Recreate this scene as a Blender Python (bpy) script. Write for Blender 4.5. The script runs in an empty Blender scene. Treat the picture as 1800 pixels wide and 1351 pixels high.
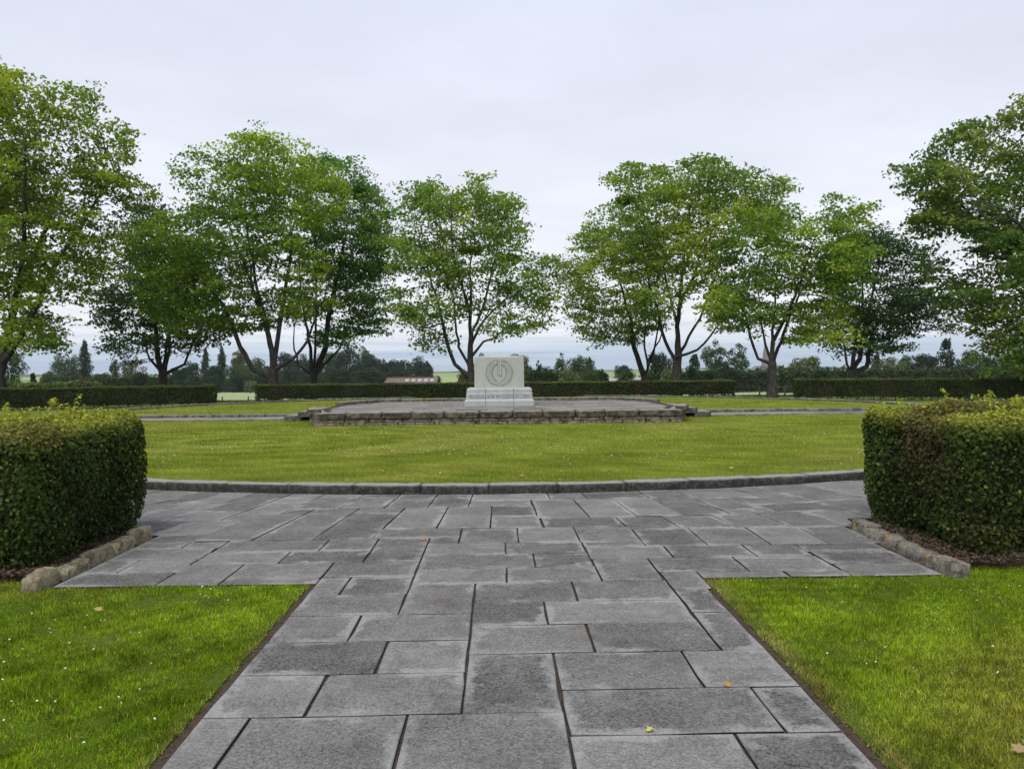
import bpy, math, random
import numpy as np
from mathutils import Matrix, Vector

# ------------------------------------------------------------------ scene, camera, sky, sun
scene = bpy.context.scene
C = scene.collection
rng = np.random.default_rng(7)
random.seed(7)
HC, FPX, VX, VY, ROLL = 1.55, 1350.0, 876.0, 650.0, 0.0095

cam_d = bpy.data.cameras.new('camera')
cam = bpy.data.objects.new('camera', cam_d)
C.objects.link(cam)
cam_d.sensor_width = 36.0
cam_d.lens = 27.0
cam_d.clip_start = 0.05
cam_d.clip_end = 20000
yaw, pitch = math.atan(24 / FPX), math.atan(25.7 / FPX)
cam.matrix_world = (Matrix.Translation((0, 0, HC)) @ Matrix.Rotation(-yaw, 4, 'Z')
                    @ Matrix.Rotation(math.pi / 2 - pitch, 4, 'X') @ Matrix.Rotation(-ROLL, 4, 'Z'))
scene.camera = cam

SUN_EL, SUN_AZ = math.radians(58), math.radians(205)   # azimuth measured from +Y towards +X
world = bpy.data.worlds.new('World')
scene.world = world
world.use_nodes = True
wn, wl = world.node_tree.nodes, world.node_tree.links
wn.clear()


def wnode(t, **k):
    n = wn.new(t)
    for a, b in k.items():
        setattr(n, a, b)
    return n


w_out = wnode('ShaderNodeOutputWorld')
w_bg = wnode('ShaderNodeBackground')
w_sky = wnode('ShaderNodeTexSky', sky_type='NISHITA', sun_disc=False)
w_sky.sun_elevation = SUN_EL
w_sky.sun_rotation = SUN_AZ
w_tc = wnode('ShaderNodeTexCoord')
w_sep = wnode('ShaderNodeSeparateXYZ')
wl.new(w_tc.outputs['Generated'], w_sep.inputs[0])
# cloud layer as a flat ceiling: direction divided by height
w_zc = wnode('ShaderNodeMath', operation='MAXIMUM'); w_zc.inputs[1].default_value = 0.0
wl.new(w_sep.outputs['Z'], w_zc.inputs[0])
w_za = wnode('ShaderNodeMath', operation='ADD'); w_za.inputs[1].default_value = 0.05
wl.new(w_zc.outputs[0], w_za.inputs[0])
w_dx = wnode('ShaderNodeMath', operation='DIVIDE'); w_dy = wnode('ShaderNodeMath', operation='DIVIDE')
wl.new(w_sep.outputs['X'], w_dx.inputs[0]); wl.new(w_za.outputs[0], w_dx.inputs[1])
wl.new(w_sep.outputs['Y'], w_dy.inputs[0]); wl.new(w_za.outputs[0], w_dy.inputs[1])
w_cmb = wnode('ShaderNodeCombineXYZ')
wl.new(w_dx.outputs[0], w_cmb.inputs[0]); wl.new(w_dy.outputs[0], w_cmb.inputs[1])
w_n1 = wnode('ShaderNodeTexNoise'); w_n1.inputs['Scale'].default_value = 0.8
w_n1.inputs['Detail'].default_value = 5; w_n1.inputs['Roughness'].default_value = 0.55
wl.new(w_cmb.outputs[0], w_n1.inputs['Vector'])
# thickness of the overcast by elevation (bands low over the horizon)
w_ramp = wnode('ShaderNodeValToRGB')
els = w_ramp.color_ramp.elements
stops = [(0.0, (0.37, 0.48, 0.62)), (0.018, (0.47, 0.57, 0.71)), (0.040, (0.68, 0.75, 0.85)), (0.062, (0.88, 0.90, 0.945)),
         (0.11, (0.90, 0.915, 0.97)), (0.22, (0.83, 0.86, 0.955)), (0.42, (0.75, 0.79, 0.925)), (1.0, (0.75, 0.79, 0.925))]
while len(els) < len(stops):
    els.new(0.5)
for e, (p, c) in zip(els, stops):
    e.position = p
    e.color = (*c, 1)
# elevation warped a little by the noise so the low bands are streaky
w_n2 = wnode('ShaderNodeTexNoise'); w_n2.inputs['Scale'].default_value = 1.0
w_n2.inputs['Detail'].default_value = 6; w_n2.inputs['Roughness'].default_value = 0.6
w_map = wnode('ShaderNodeMapping'); w_map.inputs['Scale'].default_value = (1.6, 1.6, 105.0)
wl.new(w_tc.outputs['Generated'], w_map.inputs[0]); wl.new(w_map.outputs[0], w_n2.inputs['Vector'])
w_s = wnode('ShaderNodeMath', operation='MULTIPLY_ADD'); w_s.inputs[1].default_value = 0.07; w_s.inputs[2].default_value = -0.033
wl.new(w_n2.outputs['Fac'], w_s.inputs[0])
w_e = wnode('ShaderNodeMath', operation='ADD')
wl.new(w_zc.outputs[0], w_e.inputs[0]); wl.new(w_s.outputs[0], w_e.inputs[1])
wl.new(w_e.outputs[0], w_ramp.inputs[0])
w_m = wnode('ShaderNodeMath', operation='MULTIPLY_ADD'); w_m.inputs[1].default_value = 0.42; w_m.inputs[2].default_value = 0.79
wl.new(w_n1.outputs['Fac'], w_m.inputs[0])
w_mul = wnode('ShaderNodeVectorMath', operation='SCALE')
wl.new(w_ramp.outputs[0], w_mul.inputs[0]); wl.new(w_m.outputs[0], w_mul.inputs['Scale'])
w_skys = wnode('ShaderNodeVectorMath', operation='SCALE'); w_skys.inputs['Scale'].default_value = 0.10
wl.new(w_sky.outputs[0], w_skys.inputs[0])
w_mix = wnode('ShaderNodeMix', data_type='RGBA'); w_mix.inputs['Factor'].default_value = 0.94
wl.new(w_skys.outputs[0], w_mix.inputs['A']); wl.new(w_mul.outputs[0], w_mix.inputs['B'])
wl.new(w_mix.outputs['Result'], w_bg.inputs['Color'])
w_bg.inputs['Strength'].default_value = 0.53
wl.new(w_bg.outputs[0], w_out.inputs['Surface'])

sun_d = bpy.data.lights.new('sun', 'SUN')
sun_d.energy = 1.5
sun_d.angle = math.radians(40)
sun_d.color = (1.0, 0.965, 0.90)
sun = bpy.data.objects.new('sun', sun_d)
C.objects.link(sun)
sd = Vector((math.sin(SUN_AZ) * math.cos(SUN_EL), math.cos(SUN_AZ) * math.cos(SUN_EL), math.sin(SUN_EL)))
sun.rotation_euler = sd.to_track_quat('Z', 'Y').to_euler()

vs = scene.view_settings
vs.view_transform = 'Standard'
vs.look = 'None'
vs.exposure = 1.0
vs.gamma = 1.0
vs.use_curve_mapping = False
scene.cycles.max_bounces = 6
scene.cycles.diffuse_bounces = 3
scene.cycles.transmission_bounces = 4
scene.cycles.volume_bounces = 0
scene.cycles.transparent_max_bounces = 8
scene.cycles.use_denoising = True

# ------------------------------------------------------------------ helpers


def at(px, py, D):
    """point seen at pixel (px, py) of the photograph when it stands D metres down the axis"""
    py2 = py + (px - VX) * ROLL
    px2 = px - (py - VY) * ROLL
    return ((px2 - VX) * D / FPX, D, HC - (py2 - VY) * D / FPX)


def mesh_np(name, verts, faces, tint=None, smooth=False):
    me = bpy.data.meshes.new(name)
    verts = np.asarray(verts, np.float32).reshape(-1, 3)
    faces = np.asarray(faces, np.int32)
    n, k = faces.shape
    me.vertices.add(len(verts)); me.vertices.foreach_set('co', verts.ravel())
    me.loops.add(n * k); me.loops.foreach_set('vertex_index', faces.ravel())
    me.polygons.add(n)
    me.polygons.foreach_set('loop_start', np.arange(0, n * k, k, dtype=np.int32))
    me.polygons.foreach_set('loop_total', np.full(n, k, np.int32))
    if smooth:
        me.polygons.foreach_set('use_smooth', np.ones(n, bool))
    if tint is not None:
        a = me.attributes.new('tint', 'FLOAT_COLOR', 'POINT')
        t = np.asarray(tint, np.float32)
        if t.shape[1] == 3:
            t = np.hstack([t, np.ones((len(t), 1), np.float32)])
        a.data.foreach_set('color', t.ravel())
    me.update(calc_edges=True)
    return me


def mesh_py(name, verts, faces, smooth=False):
    me = bpy.data.meshes.new(name)
    me.from_pydata([tuple(v) for v in verts], [], [tuple(f) for f in faces])
    if smooth:
        for p in me.polygons:
            p.use_smooth = True
    me.update()
    return me


def obj(name, me, mat=None, parent=None, loc=None, rotz=0.0):
    o = bpy.data.objects.new(name, me)
    C.objects.link(o)
    if mat is not None and me is not None and not me.materials:
        me.materials.append(mat)
    if loc is not None:
        o.location = loc
    o.rotation_euler = (0, 0, rotz)
    if parent is not None:
        o.parent = parent
    return o


def tag(o, label, cat, group=None):
    o['label'] = label
    o['category'] = cat
    if group:
        o['group'] = group
    return o


def thing(name, label, cat, loc=(0, 0, 0), group=None):
    return tag(obj(name, None, loc=loc), label, cat, group)


def structure(o):
    o['kind'] = 'structure'
    return o


def stuff(o):
    o['kind'] = 'stuff'
    return o


def wave(P, scale, seed, n=7):
    """cheap smooth noise for numpy points, about -1..1"""
    r = np.random.default_rng(seed)
    P = np.asarray(P, float)
    out = np.zeros(len(P))
    for i in range(n):
        d = r.normal(size=P.shape[1]); d /= np.linalg.norm(d)
        out += np.sin(P @ d * scale * r.uniform(0.6, 1.9) + r.uniform(0, 6.28))
    return out / (n ** 0.5) * 0.8


# ------------------------------------------------------------------ materials


def new_mat(name):
    m = bpy.data.materials.new(name)
    m.use_nodes = True
    return m, m.node_tree.nodes, m.node_tree.links, m.node_tree.nodes['Principled BSDF']


class G:
    """small node graph writer"""

    def __init__(s, name, rough=0.9, spec=0.25):
        s.m, s.n, s.l, s.b = new_mat(name)
        s.b.inputs['Roughness'].default_value = rough
        s.b.inputs['Specular IOR Level'].default_value = spec

    def put(s, sock, v):
        if isinstance(v, bpy.types.NodeSocket):
            s.l.new(v, sock)
        elif isinstance(v, tuple) and len(v) == 3 and sock.type == 'RGBA':
            sock.default_value = (*v, 1)
        else:
            sock.default_value = v

    def coord(s, kind='Object', scale=None):
        t = s.n.new('ShaderNodeTexCoord').outputs[kind]
        if scale is not None:
            mp = s.n.new('ShaderNodeMapping'); mp.inputs['Scale'].default_value = scale
            s.l.new(t, mp.inputs[0]); t = mp.outputs[0]
        return t

    def pos(s, scale=None):
        t = s.n.new('ShaderNodeNewGeometry').outputs['Position']
        if scale is not None:
            mp = s.n.new('ShaderNodeMapping'); mp.inputs['Scale'].default_value = scale
            s.l.new(t, mp.inputs[0]); t = mp.outputs[0]
        return t

    def noise(s, vec, scale, detail=4, rough=0.55):
        n = s.n.new('ShaderNodeTexNoise')
        n.inputs['Scale'].default_value = scale; n.inputs['Detail'].default_value = detail; n.inputs['Roughness'].default_value = rough
        s.l.new(vec, n.inputs['Vector'])
        return n.outputs['Fac']

    def voro(s, vec, scale, out='Distance'):
        n = s.n.new('ShaderNodeTexVoronoi'); n.inputs['Scale'].default_value = scale
        s.l.new(vec, n.inputs['Vector'])
        return n.outputs[out]

    def math(s, op, a, b=0.0, c=0.0, clamp=False):
        n = s.n.new('ShaderNodeMath'); n.operation = op; n.use_clamp = clamp
        for i, v in enumerate((a, b, c)):
            s.put(n.inputs[i], v)
        return n.outputs[0]

    def rng(s, v, a, b, c=0.0, d=1.0):
        n = s.n.new('ShaderNodeMapRange')
        s.put(n.inputs[0], v)
        for i, q in enumerate((a, b, c, d)):
            s.put(n.inputs[i + 1], q)
        return n.outputs[0]

    def mix(s, f, a, b, mode='MIX'):
        n = s.n.new('ShaderNodeMix'); n.data_type = 'RGBA'; n.blend_type = mode
        s.put(n.inputs['Factor'], f); s.put(n.inputs['A'], a); s.put(n.inputs['B'], b)
        return n.outputs['Result']

    def attr(s, name, kind='GEOMETRY', out='Color'):
        n = s.n.new('ShaderNodeAttribute'); n.attribute_name = name; n.attribute_type = kind
        return n.outputs[out]

    def rand(s):
        return s.n.new('ShaderNodeObjectInfo').outputs['Random']

    def bump(s, h, strength=0.5, dist=0.01):
        n = s.n.new('ShaderNodeBump'); n.inputs['Strength'].default_value = strength; n.inputs['Distance'].default_value = dist
        s.put(n.inputs['Height'], h)
        s.l.new(n.outputs[0], s.b.inputs['Normal'])

    def col(s, c):
        s.put(s.b.inputs['Base Color'], c)
        return s


def leaf_mat(name, trans=0.3, rough=0.55, spec=0.3):
    g = G(name, rough, spec)
    t = g.attr('tint')
    g.col(t)
    tr = g.n.new('ShaderNodeBsdfTranslucent')
    hs = g.n.new('ShaderNodeHueSaturation'); hs.inputs['Value'].default_value = 1.5; hs.inputs['Saturation'].default_value = 1.1
    g.l.new(t, hs.inputs['Color']); g.l.new(hs.outputs[0], tr.inputs['Color'])
    mx = g.n.new('ShaderNodeMixShader'); mx.inputs[0].default_value = trans
    out = g.n['Material Output']
    g.l.new(g.b.outputs[0], mx.inputs[1]); g.l.new(tr.outputs[0], mx.inputs[2]); g.l.new(mx.outputs[0], out.inputs['Surface'])
    return g.m


M = {}
M['leaf'] = leaf_mat('leaf', 0.40, 0.75, 0.10)
M['far_leaf'] = leaf_mat('far_leaf', 0.25, 0.85, 0.05)
M['hedge_leaf'] = leaf_mat('hedge_leaf', 0.22, 0.65, 0.15)
M['blade'] = leaf_mat('blade', 0.30, 0.8, 0.06)

g = G('bark', 0.95, 0.15)
p = g.pos((1, 1, 0.35))
f = g.noise(p, 9, 6, 0.65)
g.col(g.mix(g.rng(f, .35, .65), (0.022, 0.020, 0.018), (0.080, 0.073, 0.064)))
g.bump(g.noise(p, 22, 5, 0.7), 0.8, 0.03)
M['bark'] = g.m

g = G('twigs', 0.95, 0.1)
g.col(g.mix(g.rng(g.noise(g.pos(), 30, 3), .35, .65), (0.012, 0.012, 0.006), (0.035, 0.032, 0.018)))
M['twigs'] = g.m


def slab_mat(name, base, speck, edge_amt, warm=0.0):
    g = G(name, 0.92, 0.12)
    P = g.pos()
    r = g.rand()
    oc = g.coord('Object')
    sp = g.n.new('ShaderNodeSeparateXYZ'); g.l.new(oc, sp.inputs[0])
    wdt, hgt = g.attr('w', 'OBJECT', 'Fac'), g.attr('h', 'OBJECT', 'Fac')
    dx = g.math('SUBTRACT', wdt, g.math('ABSOLUTE', sp.outputs[0]))
    dy = g.math('SUBTRACT', hgt, g.math('ABSOLUTE', sp.outputs[1]))
    d = g.math('MINIMUM', dx, dy)
    # grain of the stone: chips of light and dark aggregate
    fine = g.noise(P, 150, 3, 0.75)
    mid = g.noise(P, 62, 3, 0.8)
    chip = g.voro(P, 105, 'Color')
    chs = g.n.new('ShaderNodeSeparateColor'); g.l.new(chip, chs.inputs[0])
    big = g.noise(P, 2.3, 5, 0.6)
    v = g.math('ADD', g.rng(fine, .3, .7, -speck, speck), g.rng(mid, .3, .7, -speck * .55, speck * .55))
    v = g.math('ADD', v, g.rng(chs.outputs[0], 0, 1, -speck * .9, speck * .9))
    v = g.math('ADD', v, g.rng(big, .3, .7, -.20, .20))
    v = g.math('ADD', v, g.rng(g.noise(P, 11, 5, .7), .3, .7, -.16, .16))
    v = g.math('ADD', v, g.rng(r, 0, 1, -.30, .24))
    v = g.math('MAXIMUM', v, -.82)
    val = g.math('MULTIPLY', g.math('ADD', 1.0, v), base)
    cc = g.n.new('ShaderNodeCombineColor')
    g.put(cc.inputs[0], g.math('MULTIPLY', val, 1.0 + warm)); g.put(cc.inputs[1], g.math('MULTIPLY', val, 1.0 + warm * .4)); g.put(cc.inputs[2], g.math('MULTIPLY', val, 1.01 - warm))
    c = cc.outputs[0]
    # brownish algae blotches
    c = g.mix(g.math('MULTIPLY', g.rng(g.noise(P, 1.3, 6, 0.65), .50, .72), 0.5), c, (0.085, 0.076, 0.060))
    # pale lime bloom along some edges and in patches
    wob = g.noise(P, 7, 6, 0.75)
    where = g.rng(g.noise(P, 1.7, 3, 0.6), .44, .56)
    width = g.math('MULTIPLY', g.math('POWER', wob, 3.0), 0.40)
    edge = g.rng(g.math('SUBTRACT', width, d), -.016, .022)
    m = g.math('MULTIPLY', g.math('MULTIPLY', edge, where), edge_amt)
    m = g.math('MULTIPLY', m, g.rng(mid, .3, .6, .35, 1.0))
    c = g.mix(m, c, (0.30, 0.298, 0.29))
    pat = g.math('MULTIPLY', g.rng(g.noise(P, 4, 6, 0.75), .60, .74), g.math('MULTIPLY', where, .35))
    c = g.mix(pat, c, (0.30, 0.30, 0.30))
    # thin worn pale arris everywhere
    c = g.mix(g.math('MULTIPLY', g.rng(d, .004, .018, 1, 0), g.rng(g.noise(P, 3.1, 4, .7), .46, .64, .0, .38)), c, (0.26, 0.26, 0.255))
    # a few orange lichen spots
    lich = g.math('MULTIPLY', g.rng(g.noise(P, 7, 3, .5), .755, .78), .6)
    c = g.mix(lich, c, (0.36, 0.22, 0.08))
    c = g.mix(g.rng(sp.outputs[2], -.0060, -.0030, 1, 0), c, (0.020, 0.017, 0.013))
    g.col(c)
    h = g.math('ADD', g.math('MULTIPLY', fine, .5), mid)
    g.bump(h, 0.7, 0.006)
    return g.m


M['slab'] = slab_mat('slab_stone', 0.136, 0.36, 0.75, 0.035)
M['platform_slab'] = slab_mat('platform_slab_stone', 0.165, 0.3, 0.5, 0.08)

g = G('soil', 0.98, 0.1)
g.col(g.mix(g.rng(g.noise(g.pos(), 40, 4, .7), .3, .7), (0.024, 0.019, 0.014), (0.085, 0.063, 0.044)))
g.bump(g.noise(g.pos(), 60, 4), .8, .01)
M['soil'] = g.m


def rough_stone(name, light, dark, amt, sc=6.0, lichen=None, top_light=None):
    g = G(name, 0.92, 0.2)
    P = g.pos()
    c = g.mix(g.rng(g.noise(P, 42, 5, .8), .34, .66), tuple(x * .40 for x in light), tuple(x * 1.75 for x in light))
    c = g.mix(g.math('MULTIPLY', g.rng(g.noise(P, sc, 6, .75), .53 - amt * .17, .64 - amt * .1), .88), c, dark)
    c = g.mix(g.math('MULTIPLY', g.rng(g.rand(), 0, 1), .25), c, tuple(x * .6 for x in light))
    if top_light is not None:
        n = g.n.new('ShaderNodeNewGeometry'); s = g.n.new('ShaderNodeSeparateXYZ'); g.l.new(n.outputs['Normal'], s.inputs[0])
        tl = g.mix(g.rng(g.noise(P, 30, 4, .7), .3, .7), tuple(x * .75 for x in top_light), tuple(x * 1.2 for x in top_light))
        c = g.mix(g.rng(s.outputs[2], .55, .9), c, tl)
    if lichen is not None:
        lc, lo = lichen
        c = g.mix(g.math('MULTIPLY', g.rng(g.noise(P, 8, 5, .7), lo, lo + .08), .85), c, lc)
    g.col(c)
    g.bump(g.math('ADD', g.noise(P, 38, 5, .7), g.noise(P, 140, 3, .7)), .9, .012)
    return g.m


M['kerb'] = rough_stone('kerb_stone', (0.095, 0.093, 0.086), (0.020, 0.019, 0.017), 1.0, 16, None, (0.27, 0.265, 0.24))  # face colour painted darker for black algae and for shade, top kept paler
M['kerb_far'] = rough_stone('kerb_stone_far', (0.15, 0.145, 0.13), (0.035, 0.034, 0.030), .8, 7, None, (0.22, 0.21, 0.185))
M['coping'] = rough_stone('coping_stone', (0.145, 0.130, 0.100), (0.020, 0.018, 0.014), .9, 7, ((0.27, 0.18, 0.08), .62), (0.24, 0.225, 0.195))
M['wall_stone'] = rough_stone('wall_stone', (0.225, 0.19, 0.14), (0.038, 0.032, 0.024), .55, 7, ((0.28, 0.18, 0.08), .66))
M['tan_stone'] = rough_stone('tan_stone', (0.27, 0.235, 0.155), (0.075, 0.06, 0.038), .3, 9, ((0.33, 0.30, 0.17), .56))
M['lichen_stone'] = rough_stone('lichen_stone', (0.19, 0.18, 0.15), (0.05, 0.045, 0.035), .3, 9, ((0.42, 0.22, 0.045), .555))

g = G('pale_granite', 0.75, 0.35)
P = g.pos()
c = g.mix(g.rng(g.noise(P, 120, 3, .7), .3, .7), (0.30, 0.31, 0.275), (0.43, 0.44, 0.395))
c = g.mix(g.math('MULTIPLY', g.rng(g.noise(g.pos((1, 1, .25)), 5, 5, .65), .48, .72), .55), c, (0.24, 0.265, 0.225))
g.col(c)
g.bump(g.noise(P, 160, 3), .3, .004)
M['granite'] = g.m
g = G('grey_granite', 0.75, 0.35)
c = g.mix(g.rng(g.noise(P := g.pos(), 90, 3, .7), .3, .7), (0.28, 0.29, 0.28), (0.44, 0.45, 0.44))
c = g.mix(g.math('MULTIPLY', g.rng(g.noise(P, 4.5, 5, .7), .48, .66), .6), c, (0.25, 0.28, 0.31))
g.col(c)
g.bump(g.noise(P, 160, 3), .3, .004)
M['granite_base'] = g.m
g = G('carved_granite', 0.85, 0.2)
c = g.mix(g.rng(g.noise(g.pos((34, 34, 22)), 1, 3, .8), .40, .60), (0.15, 0.16, 0.16), (0.42, 0.43, 0.42))
g.col(c)
M['carved'] = g.m
g = G('dark_groove', 0.95, 0.1)
g.col(g.mix(g.rng(g.noise(g.pos(), 25, 3), .35, .65), (0.13, 0.14, 0.13), (0.23, 0.245, 0.225)))  # darker granite tone on the thin strips that draw carved lines and joints
M['groove'] = g.m


def lawn_mat(name, a, b, dry, stripes=False):
    g = G(name, 0.95, 0.15)
    P = g.pos()
    c = g.mix(g.rng(g.noise(P, 0.9, 5, .65), .35, .65), a, b)
    c = g.mix(g.rng(g.noise(P, 60, 4, .75), .25, .75, .0, .55), c, tuple(x * .45 for x in a))
    c = g.mix(g.math('MULTIPLY', g.rng(g.noise(P, 0.55, 6, .7), .52, .72), .6), c, dry)
    g.col(c)
    g.bump(g.noise(P, 90, 4, .8), .7, .02)
    return g.m


M['lawn_near'] = lawn_mat('lawn_near', (0.055, 0.100, 0.006), (0.090, 0.135, 0.010), (0.16, 0.14, 0.03))
M['lawn_round'] = lawn_mat('lawn_round', (0.130, 0.172, 0.016), (0.180, 0.212, 0.026), (0.25, 0.23, 0.055))

g = G('fields', 0.98, 0.1)
P = g.pos()
sp = g.n.new('ShaderNodeSeparateXYZ'); g.l.new(P, sp.inputs[0])
near = g.mix(g.rng(g.noise(P, .8, 5), .3, .7), (0.085, 0.125, 0.022), (0.13, 0.16, 0.04))
barley = g.mix(g.rng(g.noise(P, .05, 5), .3, .7), (0.21, 0.275, 0.125), (0.28, 0.32, 0.17))
far = g.mix(g.rng(g.voro(g.pos((1, .45, 0)), .0028, 'Color'), .25, .75), (0.13, 0.20, 0.06), (0.34, 0.37, 0.15))
c = g.mix(g.rng(g.math('ADD', sp.outputs[1], g.math('MULTIPLY', g.noise(P, .2, 4), 6.)), 56, 62), near, barley)
c = g.mix(g.rng(g.math('ADD', sp.outputs[1], g.math('MULTIPLY', sp.outputs[0], .12)), 330, 336), c, far)
g.col(c)
M['field'] = g.m

g = G('far_wood', 1.0, 0.0)
g.col(g.mix(g.rng(g.noise(g.pos(), .05, 4), .3, .7), (0.020, 0.042, 0.018), (0.05, 0.08, 0.03)))
M['far_wood'] = g.m


def plain(name, c, rough=.8, var=.2, sc=20):
    g = G(name, rough, .25)
    g.col(g.mix(g.rng(g.noise(g.pos(), sc, 4, .65), .3, .7), tuple(x * (1 - var) for x in c), tuple(x * (1 + var) for x in c)))
    return g.m


M['daisy'] = plain('flower_white', (0.72, 0.73, 0.68), .7, .1)
M['litter'] = leaf_mat('litter', 0.1, .8, .1)
M['red_trim'] = plain('red_paint', (0.17, 0.035, 0.032), .6, .15, 2)
M['roof_sheet'] = plain('roof_sheet', (0.12, 0.104, 0.096), .8, .2, 1.2)
M['roof_clear'] = plain('roof_light', (0.33, 0.29, 0.27), .5, .05)
M['barn_wall'] = plain('barn_wall', (0.18, 0.13, 0.11), .85, .15, 2)
M['slate'] = plain('slate', (0.28, 0.27, 0.275), .8, .12, 1.0)
M['house_wall'] = plain('house_wall', (0.45, 0.42, 0.36), .9, .1, 2)
M['spire'] = plain('spire_slate', (0.15, 0.14, 0.15), .8, .12, .5)
M['brick'] = plain('church_brick', (0.15, 0.115, 0.10), .9, .2, .7)
M['glass'] = plain('dark_glass', (0.03, 0.035, 0.04), .2, .1)
M['post'] = plain('weathered_post', (0.10, 0.085, 0.065), .95, .3, 15)
M['wire'] = plain('fence_wire', (0.13, 0.13, 0.13), .5, .1)

# ------------------------------------------------------------------ the ground
CY, RK = 24.8, 15.2          # centre of the round lawn, outer radius of its kerb


def ground_z(D, X=0.0):
    r = np.maximum(np.asarray(D, float), np.abs(X) * 0.95)
    return np.interp(r, [0, 42.5, 50, 60, 70, 100, 150, 300, 450, 1200, 3000, 12000],
                     [-.06, -.06, -.55, -1.05, -1.45, -2.1, -3.0, -6.0, -6.6, -6.2, -5.5, -4.5])


ys = np.array([-60, -30, -12, -6, 0, 6, 12, 20, 30, 38, 42.5, 46, 50, 55, 60, 65, 70, 80, 90, 100, 120, 150, 190, 240, 300, 360, 450, 600, 900, 1200, 2000, 3000, 6000, 12000.])
xs = np.concatenate([-ys[::-1][:-9], np.arange(-10, 11, 5), ys[9:]])
xs = np.unique(xs)
XX, YY = np.meshgrid(xs, ys)
ZZ = ground_z(YY, XX)
gv = np.stack([XX.ravel(), YY.ravel(), ZZ.ravel()], 1)
nx, ny = len(xs), len(ys)
gf = [(j * nx + i, j * nx + i + 1, (j + 1) * nx + i + 1, (j + 1) * nx + i) for j in range(ny - 1) for i in range(nx - 1)]
structure(obj('ground', mesh_np('ground', gv, gf, smooth=True), M['field']))


def poly_prism(pts, z0, z1):
    """vertical prism from a polygon (list of xy)"""
    n = len(pts)
    v = [(x, y, z0) for x, y in pts] + [(x, y, z1) for x, y in pts]
    f = [tuple(range(n, 2 * n))] + [(i, (i + 1) % n, n + (i + 1) % n, n + i) for i in range(n)]
    return v, f


def ring_sheet(r0, r1, a0, a1, z, n=160):
    a = np.linspace(a0, a1, n)
    v = [(r * math.sin(t), CY - r * math.cos(t), z) for r in (r0, r1) for t in a]
    return v, [(i, i + 1, n + i + 1, n + i) for i in range(n - 1)]


# bed of soil under the paving: apron, straight path and ring
v, f = [], []
def add(vf):
    o = len(v); v.extend(vf[0]); f.extend([tuple(i + o for i in q) for q in vf[1]])
add(([(-1.40, -3, -.015), (1.51, -3, -.015), (1.51, 5.62, -.015), (-1.40, 5.62, -.015)], [(0, 1, 2, 3)]))
add(([(-3.35, 5.62, -.015), (3.40, 5.62, -.015), (3.40, 7.62, -.015), (-3.35, 7.62, -.015)], [(0, 1, 2, 3)]))
add(ring_sheet(RK - .1, 17.75, -math.pi, math.pi, -.019))
pavement = structure(obj('pavement', mesh_py('pavement_bed', v, f), M['soil']))

# ------------------------------------------------------------------ paving slabs


def slab_mesh(corners, joint, thick=.05, jit=.004, chamfer=.006, k=3, seed=0):
    """slab from 4 corners (counter-clockwise) given about its own centre"""
    r = np.random.default_rng(seed)
    c = np.array(corners, float)
    per = []
    for i in range(4):
        a, b = c[i], c[(i + 1) % 4]
        d = (b - a); L = np.linalg.norm(d); d /= L
        nrm = np.array([-d[1], d[0]])
        for q in range(k):
            t = q / k
            w = joint * (1 + .5 * r.normal()) * .5
            if q == 0:
                pr = c[i - 1] - a; pr /= np.linalg.norm(pr)
                per.append(a + (d + pr) * joint * .6 * (1 + .4 * r.normal()))
            else:
                per.append(a + d * L * t + nrm * (w + abs(r.normal()) * jit * .4))
    per = np.array(per)
    n = len(per)
    cen = per.mean(0)
    dirs = cen - per; dirs /= np.linalg.norm(dirs, axis=1)[:, None]
    inner = per + dirs * chamfer * 1.2
    z = lambda h: np.full((n, 1), h)
    V = np.vstack([np.hstack([per, z(-thick)]), np.hstack([per, z(-chamfer)]), np.hstack([inner, z(0.)])])
    F = [tuple(range(2 * n, 3 * n))]
    for i in range(n):
        j = (i + 1) % n
        F += [(i, j, n + j, n + i), (n + i, n + j, 2 * n + j, 2 * n + i)]
    return mesh_py('paving_slab', V, F)


_sl = [0]
def slab(corners, parent, mat, z=0.0, joint=.0095, tilt=.0025, rot=0.0):
    """corners in world xy, ccw; rot = direction of the slab's own x axis"""
    _sl[0] += 1
    c = np.array(corners, float); cen = c.mean(0)
    ca, sa = math.cos(-rot), math.sin(-rot)
    loc = (c - cen) @ np.array([[ca, -sa], [sa, ca]]).T
    o = obj('paving_slab', slab_mesh(loc, joint, seed=_sl[0]), mat, parent, (cen[0], cen[1], z + rng.normal() * .0012))
    o.rotation_euler = (rng.normal() * tilt, rng.normal() * tilt, rot)
    ext = np.abs(loc).mean(0)
    o['w'] = float(ext[0]); o['h'] = float(ext[1])
    return o


def rect(x0, x1, d0, d1):
    return slab([(x0, d0), (x1, d0), (x1, d1), (x0, d1)], pavement, M['slab'])


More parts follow.
